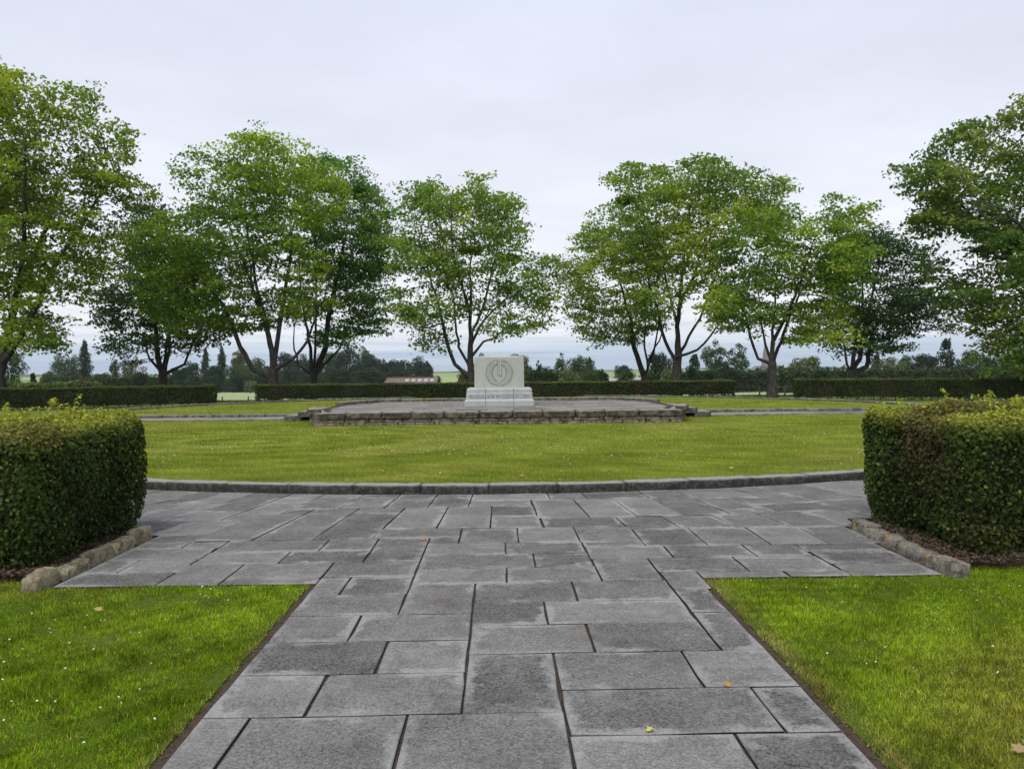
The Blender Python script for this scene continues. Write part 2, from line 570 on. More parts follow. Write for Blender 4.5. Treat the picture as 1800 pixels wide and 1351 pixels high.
RECTS = [
    # straight path, nearest first
    (-1.35, -1.13, 2.72, 3.45), (-1.13, -.425, 2.72, 3.45), (-.425, .285, 2.72, 3.45),
    (.285, .99, 2.72, 3.22), (.99, 1.46, 2.72, 3.22), (.285, 1.215, 3.22, 3.69), (1.215, 1.46, 3.22, 3.69),
    (-1.35, -.89, 3.45, 3.93), (-.89, -.18, 3.45, 3.93), (-1.35, -.65, 3.93, 4.405), (-.65, -.18, 3.93, 4.405),
    (-1.35, -.885, 4.405, 4.88), (-.885, -.18, 4.405, 4.88), (-1.35, -.65, 4.88, 5.34),
    (-1.35, -1.125, 5.34, 5.79), (-1.125, -.65, 5.34, 5.79), (-2.07, -1.35, 5.63, 5.79),
    (-.18, .285, 3.45, 4.18), (.285, .99, 3.69, 4.175), (.99, 1.46, 3.69, 4.175), (1.215, 1.46, 4.175, 4.84),
    (-.18, .52, 4.18, 4.65), (.52, 1.215, 4.175, 4.65), (-.18, .29, 4.65, 5.11), (.29, 1.215, 4.65, 5.11),
    (-.65, -.18, 4.88, 5.58), (-.18, .52, 5.11, 5.58), (.52, 1.215, 5.11, 5.585),
    (1.215, 1.46, 4.84, 5.36), (1.215, 1.50, 5.36, 5.80), (1.50, 2.16, 5.63, 5.80), (2.16, 2.62, 5.63, 5.80),
    # apron, middle
    (-.65, .05, 5.58, 6.01), (.05, .75, 5.585, 6.02), (-.65, .28, 6.01, 6.46), (.28, .74, 6.02, 6.46),
    (-.65, .05, 6.46, 6.87), (.05, .735, 6.46, 6.87), (.75, 1.205, 5.585, 6.25), (.74, 1.43, 6.25, 6.68),
    (.735, 1.28, 6.68, 6.87), (.725, 1.28, 6.87, 7.53), (1.28, 1.83, 6.68, 7.40), (1.43, 2.12, 6.25, 6.68),
    (2.12, 2.585, 6.25, 6.68), (1.205, 1.905, 5.80, 6.25), (1.905, 2.605, 5.80, 6.25),
    (2.62, 3.30, 5.63, 5.98), (2.605, 3.30, 5.98, 6.40), (2.585, 3.29, 6.40, 6.68),
    (1.83, 2.385, 6.68, 7.40), (2.385, 2.90, 6.68, 7.40), (2.90, 3.36, 6.68, 7.41),
    (-.65, -.37, 6.87, 7.11), (-1.18, -.37, 7.11, 7.55), (-.37, .17, 6.87, 7.51), (.17, .725, 6.87, 7.52),
    (-1.115, -.65, 6.24, 7.11), (-1.35, -.65, 5.79, 6.24), (-2.07, -1.35, 5.79, 6.24), (-2.53, -2.07, 5.63, 6.24),
    (-2.51, -1.81, 6.24, 6.65), (-1.81, -1.115, 6.24, 6.65), (-2.49, -1.575, 6.65, 7.10), (-1.575, -1.115, 6.65, 7.10),
    (-3.27, -2.53, 5.63, 6.00), (-3.27, -2.99, 6.00, 6.41), (-2.99, -2.51, 6.00, 6.41), (-3.27, -2.50, 6.41, 6.82),
    (-3.27, -2.83, 6.82, 7.07), (-2.83, -2.49, 6.82, 7.07), (-3.27, -2.80, 7.07, 7.40),
]
for r_ in RECTS:
    rect(*r_)
# the path goes on under and behind the camera
d = 2.72
while d > -2.6:
    h = random.uniform(.42, .6)
    cuts = [-1.35] + sorted(random.sample([-.9, -.45, 0, .4, .85, 1.1], 3)) + [1.46]
    for a, b in zip(cuts, cuts[1:]):
        rect(a, b, d - h, d)
    d -= h


def pol(t0, t1, r0, r1):
    # rows run straight across, joints point at the centre of the lawn; the innermost row follows the kerb
    tm = math.atan((t0 + t1) / 2)
    def pt(t, r):
        if r == RK2:
            r = r * math.cos(math.atan(t))
        return (t * r, CY - r)
    return slab([pt(t0, r1), pt(t1, r1), pt(t1, r0), pt(t0, r0)], pavement, M['slab'], rot=tm)


RK2 = RK + .02
POL = [
    # middle of the ring
    (-.0665, -.0362, 16.1, 17.26), (-.0362, -.0054, 16.1, 17.26), (-.0054, .0248, 16.66, 17.28), (-.0054, .0240, 16.08, 16.66),
    (-.022, .0235, 15.68, 16.08), (-.051, -.022, 15.47, 16.1), (-.0815, -.051, 15.6, 16.1), (-.022, .039, RK2, 15.68), (-.051, -.022, RK2, 15.47), (-.0815, -.051, RK2, 15.6),
    (.039, .068, RK2, 15.66), (.068, .116, RK2, 15.62),
    (.0240, .0562, 15.68, 16.8), (.0562, .0865, 15.66, 16.8), (.0865, .1165, 15.62, 16.75),
    (.0255, .0722, 16.8, 17.27), (.0722, .1012, 16.8, 17.43), (.1012, .1335, 16.75, 17.40), (.1335, .1635, 16.73, 17.4),
    (.1165, .147, 15.9, 16.73), (.147, .1765, 15.7, 16.47), (.116, .147, RK2, 15.9), (.147, .200, RK2, 15.7), (.1635, .195, 16.6, 17.4), (.1635, .1765, 16.47, 16.6), (.147, .1635, 16.47, 16.73), (.200, .226, RK2, 15.7),
    (.1765, .226, 15.7, 16.1), (.1765, .226, 16.1, 16.6), (.195, .226, 16.6, 17.55),
    # left
    (-.0985, -.0668, 16.42, 17.68), (-.1297, -.0985, 16.42, 17.68), (-.160, -.1297, 16.40, 17.70), (-.191, -.160, 16.7, 17.42), (-.2247, -.191, 16.7, 17.5),
    (-.0985, -.0668, 16.1, 16.42), (-.113, -.0815, 15.36, 16.1), (-.1297, -.0985, 16.1, 16.42),
    (-.1465, -.113, 15.35, 16.1), (-.176, -.1465, 15.65, 16.4), (-.1465, -.113, RK2, 15.35), (-.176, -.1465, RK2, 15.35), (-.1465, -.1297, 16.1, 16.4), (-.176, -.1465, 15.35, 15.65),
    (-.210, -.176, RK2, 16.2), (-.210, -.176, 16.2, 16.7), (-.240, -.210, 15.6, 16.7), (-.240, -.210, RK2, 15.6), (-.265, -.240, 15.6, 16.7), (-.265, -.240, RK2, 15.6),
    (-.260, -.2247, 16.7, 17.6), (-.176, -.160, 16.4, 16.7), (-.113, -.0815, RK2, 15.36),
]
for q in POL:
    pol(*q)
for sgn in (-1, 1):
    for r0, r1, off in ((RK2, 15.9, 0.), (15.9, 16.75, .02), (16.75, 17.6, .01)):
        t = (.226 if sgn > 0 else (.265 if r1 < 17 else .26)) if True else 0
        while t < .62:
            dt = random.uniform(.038, .06)
            a, b = (t, t + dt) if sgn > 0 else (-t - dt, -t)
            pol(a, b, r0, r1)
            t += dt

# ------------------------------------------------------------------ kerb stones of the round lawn


def stone_block(L, W, H, seed, amp=.012, nx=9, ny=4, nz=4, round_=.02):
    """hewn block with uneven faces, base at z=0, centred in x and y"""
    r = np.random.default_rng(seed)
    V, F, idx = [], [], {}
    def vid(i, j, k):
        key = (i, j, k)
        if key not in idx:
            idx[key] = len(V)
            V.append((i / nx, j / ny, k / nz))
        return idx[key]
    for i in range(nx):
        for j in range(ny):
            F.append((vid(i, j, nz), vid(i + 1, j, nz), vid(i + 1, j + 1, nz), vid(i, j + 1, nz)))
    for i in range(nx):
        for k in range(nz):
            F.append((vid(i, 0, k), vid(i + 1, 0, k), vid(i + 1, 0, k + 1), vid(i, 0, k + 1)))
            F.append((vid(i + 1, ny, k), vid(i, ny, k), vid(i, ny, k + 1), vid(i + 1, ny, k + 1)))
    for j in range(ny):
        for k in range(nz):
            F.append((vid(0, j + 1, k), vid(0, j, k), vid(0, j, k + 1), vid(0, j + 1, k + 1)))
            F.append((vid(nx, j, k), vid(nx, j + 1, k), vid(nx, j + 1, k + 1), vid(nx, j, k + 1)))
    P = (np.array(V) - [.5, .5, 0]) * [L, W, H]
    h = np.array([L / 2, W / 2])
    lo = np.array([-L / 2 + round_, -W / 2 + round_, -1]); hi = np.array([L / 2 - round_, W / 2 - round_, H - round_])
    q = np.clip(P, lo, hi); d = P - q; n = np.linalg.norm(d, axis=1)
    ok = n > 1e-9
    P[ok] = q[ok] + d[ok] / n[ok, None] * np.minimum(n[ok], round_)[:, None]
    for ax, s in ((0, amp * .4), (1, amp), (2, amp * .35)):
        P[:, ax] += wave(P, 14, seed * 3 + ax) * s * .6 + r.normal(size=len(P)) * s * .35
    return P, F


def stone_mesh(name, L, W, H, seed, **k):
    P, F = stone_block(L, W, H, seed, **k)
    return mesh_np(name, P, np.array(F))


kerb = structure(obj('kerb', None))
NK = 110
dth = 2 * math.pi / NK
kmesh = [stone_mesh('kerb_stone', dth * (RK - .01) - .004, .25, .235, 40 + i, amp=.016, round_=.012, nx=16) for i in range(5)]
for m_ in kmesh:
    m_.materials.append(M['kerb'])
for i in range(NK):
    t = (i + .35) * dth
    if abs(abs((t + math.pi) % (2 * math.pi) - math.pi) - math.pi / 2) < .06:
        continue
    r = RK - .125
    back = math.cos(t) < -.05
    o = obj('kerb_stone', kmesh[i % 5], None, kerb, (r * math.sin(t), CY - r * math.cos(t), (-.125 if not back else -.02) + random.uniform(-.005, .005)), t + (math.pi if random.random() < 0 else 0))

# ------------------------------------------------------------------ lawns


def grass_blades(name, pts, z, length, width, cols, tilt=.55, mat=None, parent=None):
    n = len(pts)
    a = rng.uniform(0, 2 * math.pi, n)
    L = length * rng.uniform(.55, 1.25, n)
    w = width * rng.uniform(.7, 1.3, n)
    tl = np.abs(rng.normal(0, tilt, n))
    b = rng.uniform(0, 2 * math.pi, n)
    base = np.column_stack([pts, np.full(n, z) if np.isscalar(z) else z])
    side = np.column_stack([np.cos(a), np.sin(a), np.zeros(n)]) * w[:, None] * .5
    tip = base + np.column_stack([np.cos(b) * np.sin(tl), np.sin(b) * np.sin(tl), np.cos(tl)]) * L[:, None]
    V = np.stack([base - side, base + side, tip], 1).reshape(-1, 3)
    F = np.arange(3 * n).reshape(-1, 3)
    T = np.repeat(cols, 3, axis=0)
    o = obj(name, mesh_np(name, V, F, T), mat or M['blade'], parent)
    return stuff(o)


def grass_cols(pts, a, b, dry, seed, dryamt=.35):
    n = len(pts)
    k = np.clip(.5 + .35 * wave(pts, 1.6, seed) + .25 * wave(pts, 6, seed + 1) + rng.normal(0, .22, n), 0, 1)[:, None]
    c = np.array(a) * (1 - k) + np.array(b) * k
    dm = np.clip((wave(pts, 1.1, seed + 2) - .35) * 1.2 + rng.normal(0, .18, n), 0, 1) * dryamt
    dm = np.maximum(dm, (rng.random(n) < .06) * .8)[:, None]
    return c * (1 - dm) + np.array(dry) * dm


# near lawns on both sides of the path
for side, x0, x1 in ((-1, -9.0, -1.40), (1, 1.51, 9.0)):
    xk = 3.46 * side
    v_, f_ = poly_prism([(x0, -3), (x1, -3), (x1, 5.60), (xk, 5.60), (xk, 5.80), (x0, 5.80)] if side < 0 else [(x0, -3), (x1, -3), (x1, 5.80), (xk, 5.80), (xk, 5.60), (x0, 5.60)], -.05, -.008)
    structure(obj('lawn', mesh_py('lawn', v_, f_), M['lawn_near']))
    n = 265000
    e = (-1.385 if side < 0 else 1.495)
    u = rng.random(n) ** 1.35
    dd = 1.9 + (5.84 - 1.9) * rng.random(n)
    span = .75 * dd + 1.0 - abs(e)
    span = np.maximum(span, .5)
    px = e + side * rng.random(n) * span
    inside = (dd < 5.615) | (np.abs(px) > 3.46)
    keep = inside & (rng.random(n) < np.clip((4.6 / dd) ** 1.2, 0, 1) * .95)
    pts = np.column_stack([px, dd])[keep]
    # ragged lip along the edges
    ed = np.abs(pts[:, 0] - e)
    lip = .016 + .022 * wave(pts, 7, 5 + side) + .012 * wave(pts, 26, 9 + side)
    pts = pts[(ed > lip) | (rng.random(len(pts)) < .15)]
    cols = grass_cols(pts, (0.098, 0.172, 0.008), (0.235, 0.325, 0.017), (0.42, 0.33, 0.09), 11 + side, .6)
    edge_dry = np.exp(-((np.abs(pts[:, 0] - e)) / (.06 if side < 0 else .11)) ** 2) * np.clip((.55 if side < 0 else .8) + .5 * wave(pts, 2.5, 77 + side), 0, 1)
    cols = cols * (1 - edge_dry[:, None] * .75) + np.array((0.27, 0.19, 0.095)) * edge_dry[:, None] * .75
    mott = np.clip(1 + .14 * wave(pts, 4.5, 140 + side) + .22 * wave(pts, 16, 150 + side) + .22 * wave(pts, 45, 155 + side) + rng.normal(0, .28, len(pts)), .35, 1.9)
    cols = cols * mott[:, None]
    hgt = .023 * np.clip(1 + .35 * wave(pts, 8, 160 + side) + .3 * wave(pts, 22, 170 + side), .35, 1.9)
    grass_blades('grass', pts, -.010, hgt, .0062, cols, 1.0)

# the round lawn and the band of lawn behind the cross path
n_ = 128
for nm, a0, a1, z in (('lawn', -1, 1, .062),):
    pts = []
    # front part: everything of the disc nearer than the cross path
    yc = 23.75
    ts = np.linspace(-math.acos((CY - yc) / (RK - .25)), math.acos((CY - yc) / (RK - .25)), n_)
    pts = [((RK - .25) * math.sin(t), CY - (RK - .25) * math.cos(t)) for t in ts]
    v_, f_ = poly_prism(pts, -.05, z)
    structure(obj('lawn', mesh_py('round_lawn', v_, f_), M['lawn_round']))
yb = 25.25
ts = np.linspace(math.acos((CY - yb) / (RK - .25)), 2 * math.pi - math.acos((CY - yb) / (RK - .25)), n_)
v_, f_ = poly_prism([((RK - .25) * math.sin(t), CY - (RK - .25) * math.cos(t)) for t in ts], -.05, .145)
structure(obj('lawn', mesh_py('back_lawn', v_, f_), M['lawn_round']))


def in_disc(n, y0, y1, xmax, r):
    p = np.column_stack([rng.uniform(-xmax, xmax, n), rng.uniform(y0, y1, n)])
    return p[(p[:, 0] ** 2 + (p[:, 1] - CY) ** 2) < r * r]


RA, RB, RD = (0.170, 0.225, 0.026), (0.280, 0.325, 0.055), (0.40, 0.36, 0.12)
def round_cols(p, seed):
    c = grass_cols(p, RA, RB, RD, seed, .40)
    # mower rings
    rr = np.hypot(p[:, 0] + 5.5, (p[:, 1] - 16.5) * 1.25)
    st = np.sin(rr * 2 * math.pi / 1.15) * np.clip(1.1 - np.abs(p[:, 0] + 6) / 7.5, .12, 1) * .20
    st = st + .13 * wave(p * [.5, 1.6], 3.0, seed + 40) + .12 * wave(p * [.6, 1.6], 9, seed + 41) + rng.normal(0, .10, len(p))
    return c * np.clip(1 + st[:, None], .4, 1.8)
p = in_disc(270000, 9.6, 14.0, 8.0, RK - .245); p = p[np.abs(p[:, 0]) < .62 * p[:, 1]]
grass_blades('grass', p, .058, .045, .010, round_cols(p, 31), .7)
p = in_disc(210000, 14.0, 23.7, 13, RK - .245); p = p[(np.abs(p[:, 0]) < .60 * p[:, 1] + .4) & ~((np.abs(p[:, 0]) < 5.1) & (p[:, 1] > 20.95))]
grass_blades('grass', p, .058, .05, .018, round_cols(p, 31), .8)
p = in_disc(90000, 25.3, 39.6, 15, RK - .25); p = p[~((np.abs(p[:, 0]) < 5.6) & (p[:, 1] < 28.3))]
grass_blades('grass', p, .14, .05, .03, round_cols(p, 33), .8)

# daisies and clover heads in the grass
def flowers(name, pts, z, r):
    n = len(pts); k = 6
    a = np.arange(k) * 2 * math.pi / k
    rr = r * rng.uniform(.6, 1.2, n)
    tx, ty = rng.normal(0, .3, n), rng.normal(0, .3, n)
    V = []
    ox, oy = np.cos(a)[None] * rr[:, None], np.sin(a)[None] * rr[:, None]
    zz = z[:, None] + ox * tx[:, None] + oy * ty[:, None]
    ring = np.stack([pts[:, :1] + ox, pts[:, 1:] + oy, zz], 2)
    top = np.stack([pts[:, 0], pts[:, 1], z + rr * .55], 1)[:, None]
    bot = np.stack([pts[:, 0], pts[:, 1], z - rr * .3], 1)[:, None]
    V = np.concatenate([ring, top, bot], 1).reshape(-1, 3)
    F = []
    for i in range(k):
        F += [(i, (i + 1) % k, k), ((i + 1) % k, i, k + 1)]
    F = (np.array(F)[None] + (np.arange(n) * (k + 2))[:, None, None]).reshape(-1, 3)
    return stuff(obj(name, mesh_np(name, V, F), M['daisy']))
fl = []
for cx, cy, s, n in ((-2.4, 3.6, .7, 34), (-2.0, 5.3, .35, 12), (-2.9, 4.6, .5, 22), (-1.75, 2.9, .3, 10), (-2.2, 2.5, .4, 18), (2.6, 3.9, .5, 14), (2.1, 5.3, .3, 6), (3.0, 3.2, .4, 8), (3.2, 4.9, .6, 12)):
    q = rng.normal(0, s, (n, 2)) * [1, .6] + [cx, cy]
    fl.append(q)
fl = np.vstack(fl)
fl = fl[((fl[:, 0] < -1.45) | (fl[:, 0] > 1.56)) & (fl[:, 1] < 5.55)]
flowers('daisies', fl, np.full(len(fl), .024), .0068)
p = in_disc(1500, 9.9, 20.8, 11, RK - .5)
p = p[(wave(p, 1.1, 91) + rng.normal(0, .5, len(p))) > .15]
flowers('clover_flowers', p, np.full(len(p), .098), .012)

# ------------------------------------------------------------------ low stone edgings beside the two near hedges
for side, xe, mat, lab in ((-1, -3.36, 'tan_stone', 'low edging of crumbling tan stones beside the left hedge bed'),
                           (1, 3.40, 'lichen_stone', 'low edging of grey stones with orange lichen beside the right hedge bed')):
    e = thing('stone_edging', lab, 'edging', (xe, 6.4, 0))
    ycur = 5.52
    for i, L in enumerate((.32, .40, .36, .42, .30) if side < 0 else (.36, .36, .45, .30, .34)):
        o = obj('edging_stone', stone_mesh('edging_stone', L - .012, .135, .21, 300 + i + side * 20, amp=.022, round_=.03), M[mat], e,
                (rng.normal() * .012, ycur + L / 2 - 6.4, -.125 + rng.normal() * .012 + (.03 if i == 4 else 0)), math.pi / 2 + rng.normal() * .03)
        ycur += L

# bark litter beds under the hedges
for side in (-1, 1):
    n = 40
    pts = [(side * 3.42, 5.76), (side * 3.42, 7.35)]
    ts = np.linspace(.2, .62, n)
    pts += [(side * 17.75 * math.sin(t), CY - 17.75 * math.cos(t)) for t in ts]
    pts += [(side * 19.3 * math.sin(t), CY - 19.3 * math.cos(t)) for t in ts[::-1]]
    pts = [q for q in pts if abs(q[0]) >= 3.419]
    if side < 0:
        pts = pts[::-1]
    v_, f_ = poly_prism(pts, -.05, .045)
    structure(obj('soil_bed', mesh_py('soil_bed', v_, f_), M['soil']))
    m_ = 8500
    q = np.column_stack([side * (3.40 + np.abs(rng.normal(0, .35, m_))), rng.uniform(5.74, 7.45, m_)])
    m_ = len(q)
    ang = rng.uniform(0, 6.28, m_); L = rng.uniform(.008, .022, m_); W = L * rng.uniform(.3, .7, m_)
    z0 = .05 + rng.uniform(0, .018, m_)
    ux = np.column_stack([np.cos(ang), np.sin(ang), rng.normal(0, .4, m_)]) * L[:, None]
    uy = np.column_stack([-np.sin(ang), np.cos(ang), rng.normal(0, .4, m_)]) * W[:, None]
    cc = np.column_stack([q, z0])
    V = np.stack([cc - ux, cc + uy, cc + ux, cc - uy], 1).reshape(-1, 3)
    k = rng.random((m_, 1))
    T = np.array((0.028, 0.020, 0.014)) * (1 - k) + np.array((0.115, 0.085, 0.055)) * k
    stuff(obj('leaf_litter', mesh_np('leaf_litter', V, np.arange(4 * m_).reshape(-1, 4), np.repeat(T, 4, 0)), M['litter']))

# ------------------------------------------------------------------ hedges


def leaves_mesh(name, P, N, size, T, droop=0.0, fold=.25, spread=.75):
    """kite leaves at P, facing about N, with tint T"""
    n = len(P)
    nn = N + rng.normal(0, spread, (n, 3)); nn /= np.linalg.norm(nn, axis=1)[:, None] + 1e-9
    a = rng.normal(size=(n, 3)); a[:, 2] -= droop
    u = a - (a * nn).sum(1)[:, None] * nn; u /= np.linalg.norm(u, axis=1)[:, None] + 1e-9
    w = np.cross(nn, u)
    L = (size * rng.uniform(.65, 1.3, n))[:, None]
    b = P - u * L * .5; t = P + u * L * .5
    l = P + w * L * .34 + nn * L * fold * .4 - u * L * .06; r = P - w * L * .34 + nn * L * fold * .4 - u * L * .06
    V = np.stack([b, r, t, l], 1).reshape(-1, 3)
    i = np.arange(n)[:, None] * 4
    F = np.concatenate([i + [0, 1, 2], i + [0, 2, 3]], 1).reshape(-1, 3)
    return mesh_np(name, V, F, np.repeat(T, 4, 0))


def rounded_box_points(n, sx, sy, z0, z1, rad, seed):
    r = np.random.default_rng(seed)
    hx, hy = sx / 2, sy / 2; H = z1 - z0
    areas = np.array([sx * H, sx * H, sy * H, sy * H, sx * sy]); fc = r.choice(5, n, p=areas / areas.sum())
    P = np.column_stack([r.uniform(-hx, hx, n), r.uniform(-hy, hy, n), r.uniform(z0, z1, n)])
    P[fc == 0, 1] = -hy; P[fc == 1, 1] = hy; P[fc == 2, 0] = -hx; P[fc == 3, 0] = hx; P[fc == 4, 2] = z1
    lo = np.array([-hx + rad, -hy + rad, z0 - 9]); hi = np.array([hx - rad, hy - rad, z1 - rad])
    q = np.clip(P, lo, hi); d = P - q; L = np.linalg.norm(d, axis=1) + 1e-9
    N = d / L[:, None]
    return q + N * np.minimum(L, rad)[:, None], N


def hedge(name, label, mapper, sx, sy, z0, z1, rad, n, leaf, seed, cols, taper=.12, bulge=.05, layer=.06, stems=0, group=None, top_new=1.0, shoots=(), gap=0.0):
    """mapper turns local (s, t, z) arrays into world points; cols = dark, mid, new growth, brown"""
    h = thing(name, label, 'hedge', group=group)
    P, N = rounded_box_points(n, sx, sy, z0, z1, rad, seed)
    def shape(P, N, amt=1.0):
        P = P.copy()
        P += N * (bulge * wave(P, 3.2, seed) + bulge * .45 * wave(P, 9, seed + 1))[:, None] * amt
        lowf = np.clip((z0 + (z1 - z0) * .45 - P[:, 2]) / ((z1 - z0) * .45), 0, 1) ** 1.4
        P[:, 1] *= 1 - taper * lowf
        P[:, 0] -= np.sign(P[:, 0]) * np.clip(np.abs(P[:, 0]) - (sx / 2 - .5), 0, 1) * taper * 1.6 * lowf
        return P
    Q = shape(P, N)
    Q -= N * (np.abs(rng.normal(0, layer, n)))[:, None]
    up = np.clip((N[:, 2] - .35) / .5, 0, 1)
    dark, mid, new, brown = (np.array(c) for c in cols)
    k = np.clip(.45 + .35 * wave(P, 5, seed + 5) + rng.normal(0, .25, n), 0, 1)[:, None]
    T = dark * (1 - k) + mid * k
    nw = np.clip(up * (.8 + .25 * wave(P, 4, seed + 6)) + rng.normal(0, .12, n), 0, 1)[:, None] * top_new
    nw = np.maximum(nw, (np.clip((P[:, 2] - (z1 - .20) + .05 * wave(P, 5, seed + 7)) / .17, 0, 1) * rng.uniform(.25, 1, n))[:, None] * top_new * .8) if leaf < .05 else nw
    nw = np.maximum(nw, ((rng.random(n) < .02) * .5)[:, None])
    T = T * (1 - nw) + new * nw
    br = np.clip((wave(P, 2.2, seed + 9) - .6) * 1.3 + rng.normal(0, .2, n), 0, .8)[:, None]
    T = T * (1 - br) + brown * br
    keep = np.ones(n, bool)
    if gap > 0:
        gz = np.clip((z0 + gap - P[:, 2]) / gap, 0, 1)
        keep = ~((wave(P[:, :2], 5.5, seed + 12) > .15 - .3 * gz) & (gz > 0)) | (N[:, 2] > .5)
        keep &= ~((gz > 0) & (rng.random(n) < gz * .35))
    Q, N2, T = Q[keep], N[keep], T[keep]
    Nw = mapper(Q + N2 * .01) - mapper(Q); Nw /= np.linalg.norm(Nw, axis=1)[:, None] + 1e-9
    Wp = mapper(Q)
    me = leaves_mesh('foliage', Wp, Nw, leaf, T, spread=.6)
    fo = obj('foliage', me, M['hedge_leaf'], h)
    # dense twiggy inside
    m = 46
    cv, cf = [], []
    inz = z0 + max(gap * .9, .08)
    prof = [(-1, inz), (-1, inz + (z1 - inz) * .5), (-1, z1 - rad), (-1 + .0, z1 - rad), (-.55, z1), (.55, z1), (1, z1 - rad), (1, inz + (z1 - inz) * .5), (1, inz)]
    ins = max(.07, layer * 1.5)
    S = np.linspace(-sx / 2 + ins * 1.6, sx / 2 - ins * 1.6, m)
    loc = []
    for s in S:
        for (tt, z) in prof:
            lowf = max(0, min(1, (z0 + (z1 - z0) * .45 - z) / ((z1 - z0) * .45))) ** 1.4
            loc.append((s * 1.0, tt * (sy / 2 - ins) * (1 - taper * lowf) * (.9 if z > z1 - rad - .01 else 1), min(z, z1 - ins)))
    loc = np.array(loc); K = len(prof)
    cf = [(i * K + j, i * K + j + 1, (i + 1) * K + j + 1, (i + 1) * K + j) for i in range(m - 1) for j in range(K - 1)]
    cme = mesh_py('branches', mapper(loc), cf + [tuple(range(K)), tuple(range((m - 1) * K, m * K))[::-1]])
    obj('twig_core', cme, M['twigs'], h)
    if stems:
        V, F = [], []
        for i in range(stems):
            s = -sx / 2 + .2 + (sx - .4) * (i + rng.uniform(.2, .8)) / stems
            t = rng.uniform(-.25, .25) * sy
            base = np.array([s, t, -.05]); top = np.array([s + rng.normal(0, .08), t + rng.normal(0, .05), z0 + gap + .15])
            o = len(V)
            for q in range(5):
                an = q * 2 * math.pi / 5
                V.append(base + np.array([math.cos(an), math.sin(an), 0]) * .022)
            for q in range(5):
                an = q * 2 * math.pi / 5
                V.append(top + np.array([math.cos(an), math.sin(an), 0]) * .016)
            F += [(o + q, o + (q + 1) % 5, o + 5 + (q + 1) % 5, o + 5 + q) for q in range(5)]
        stuff(obj('stems', mesh_py('stems', mapper(np.array(V)), F), M['bark'], h))
    # upright new shoots
    if len(shoots):
        PP, NN, TT = [], [], []
        for (s, t, ht, nl) in shoots:
            for q in range(nl):
                z = z1 - .03 + ht * rng.random()
                sp_ = .045 * (1.2 - (z - z1) / (ht + .01))
                PP.append((s + rng.normal(0, sp_), t + rng.normal(0, sp_), z)); NN.append(rng.normal(size=3) * .6 + [0, 0, .5])
                kk = rng.random(); TT.append(new * (1.12 - kk * .5) + brown * kk * .3 + mid * kk * .2)
        PP = mapper(np.array(PP))
        stuff(obj('young_shoots', leaves_mesh('young_shoots', PP, np.array(NN), leaf * 1.05, np.array(TT)), M['hedge_leaf'], h))
    return h


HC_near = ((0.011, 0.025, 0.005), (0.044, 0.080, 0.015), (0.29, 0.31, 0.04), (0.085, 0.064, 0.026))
for side, lab in ((-1, 'clipped near hedge beside the tan stone edging, left of the path'), (1, 'clipped near hedge beside the orange lichened edging, right of the path')):
    rm = 18.40
    t0 = math.asin((3.46 if side < 0 else 3.62) / rm)          # the end by the path
    def mp(Q, side=side, rm=rm, t0=t0):
        # local x grows away from the path, local y towards the outside of the ring
        tt = t0 + (Q[:, 0] + 2.7) / rm
        r = rm + Q[:, 1]
        # keep the end face parallel with the path
        x = r * np.sin(tt) - (r - rm) * math.sin(t0) * np.clip(1 - (Q[:, 0] + 2.7) / 2.5, 0, 1)
        return np.column_stack([side * x, CY - r * np.cos(tt), Q[:, 2]])
    sh = []
    for i in range(190):
        sh.append((rng.uniform(-2.6, 2.4), rng.uniform(-.85, .9), rng.uniform(.03, .13), 13))
    for i in range(9):
        sh.append((-1.95 + rng.normal(0, .25), .1 + rng.normal(0, .3), rng.uniform(.10, .24), 28))
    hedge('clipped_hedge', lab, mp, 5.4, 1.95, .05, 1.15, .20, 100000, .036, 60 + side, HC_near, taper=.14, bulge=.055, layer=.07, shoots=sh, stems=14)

HC_far = ((0.014, 0.026, 0.007), (0.040, 0.064, 0.017), (0.105, 0.135, 0.030), (0.060, 0.046, 0.022))


def straight(ax, ay, bx, by, z=0.0):
    L = math.hypot(bx - ax, by - ay); ux, uy = (bx - ax) / L, (by - ay) / L
    def mp(Q):
        return np.column_stack([(ax + bx) / 2 + ux * Q[:, 0] - uy * Q[:, 1], (ay + by) / 2 + uy * Q[:, 0] + ux * Q[:, 1], Q[:, 2] + z])
    return mp, L


m_, L_ = straight(-12.35, 39.6, 12.15, 39.6)
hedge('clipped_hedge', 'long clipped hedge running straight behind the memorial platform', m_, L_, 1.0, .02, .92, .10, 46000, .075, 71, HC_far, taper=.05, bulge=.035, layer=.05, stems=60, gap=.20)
m_, L_ = straight(-27.5, 32.2, -13.85, 37.9)
hedge('clipped_hedge', 'clipped boundary hedge on the far left, ending at the left field gap', m_, L_, 1.0, .02, .95, .10, 30000, .075, 72, HC_far, taper=.05, bulge=.035, layer=.05, stems=30, gap=.08)
m_, L_ = straight(14.55, 37.6, 29.0, 31.8)
hedge('clipped_hedge', 'clipped boundary hedge on the far right, starting beside a tree trunk', m_, L_, 1.0, .02, .97, .10, 32000, .075, 73, HC_far, taper=.05, bulge=.035, layer=.05, stems=30, gap=.12)
m_, L_ = straight(-45, 58, -31.0, 60.5, -1.05)
hedge('field_hedge', 'lighter untrimmed field hedge beyond the far left boundary hedge', m_, L_, 1.6, .0, 1.95, .35, 9000, .20, 74, ((0.03, 0.055, 0.014), (0.075, 0.12, 0.03), (0.14, 0.18, 0.05), (0.07, 0.07, 0.03)), taper=.05, bulge=.16, layer=.1, top_new=.5)

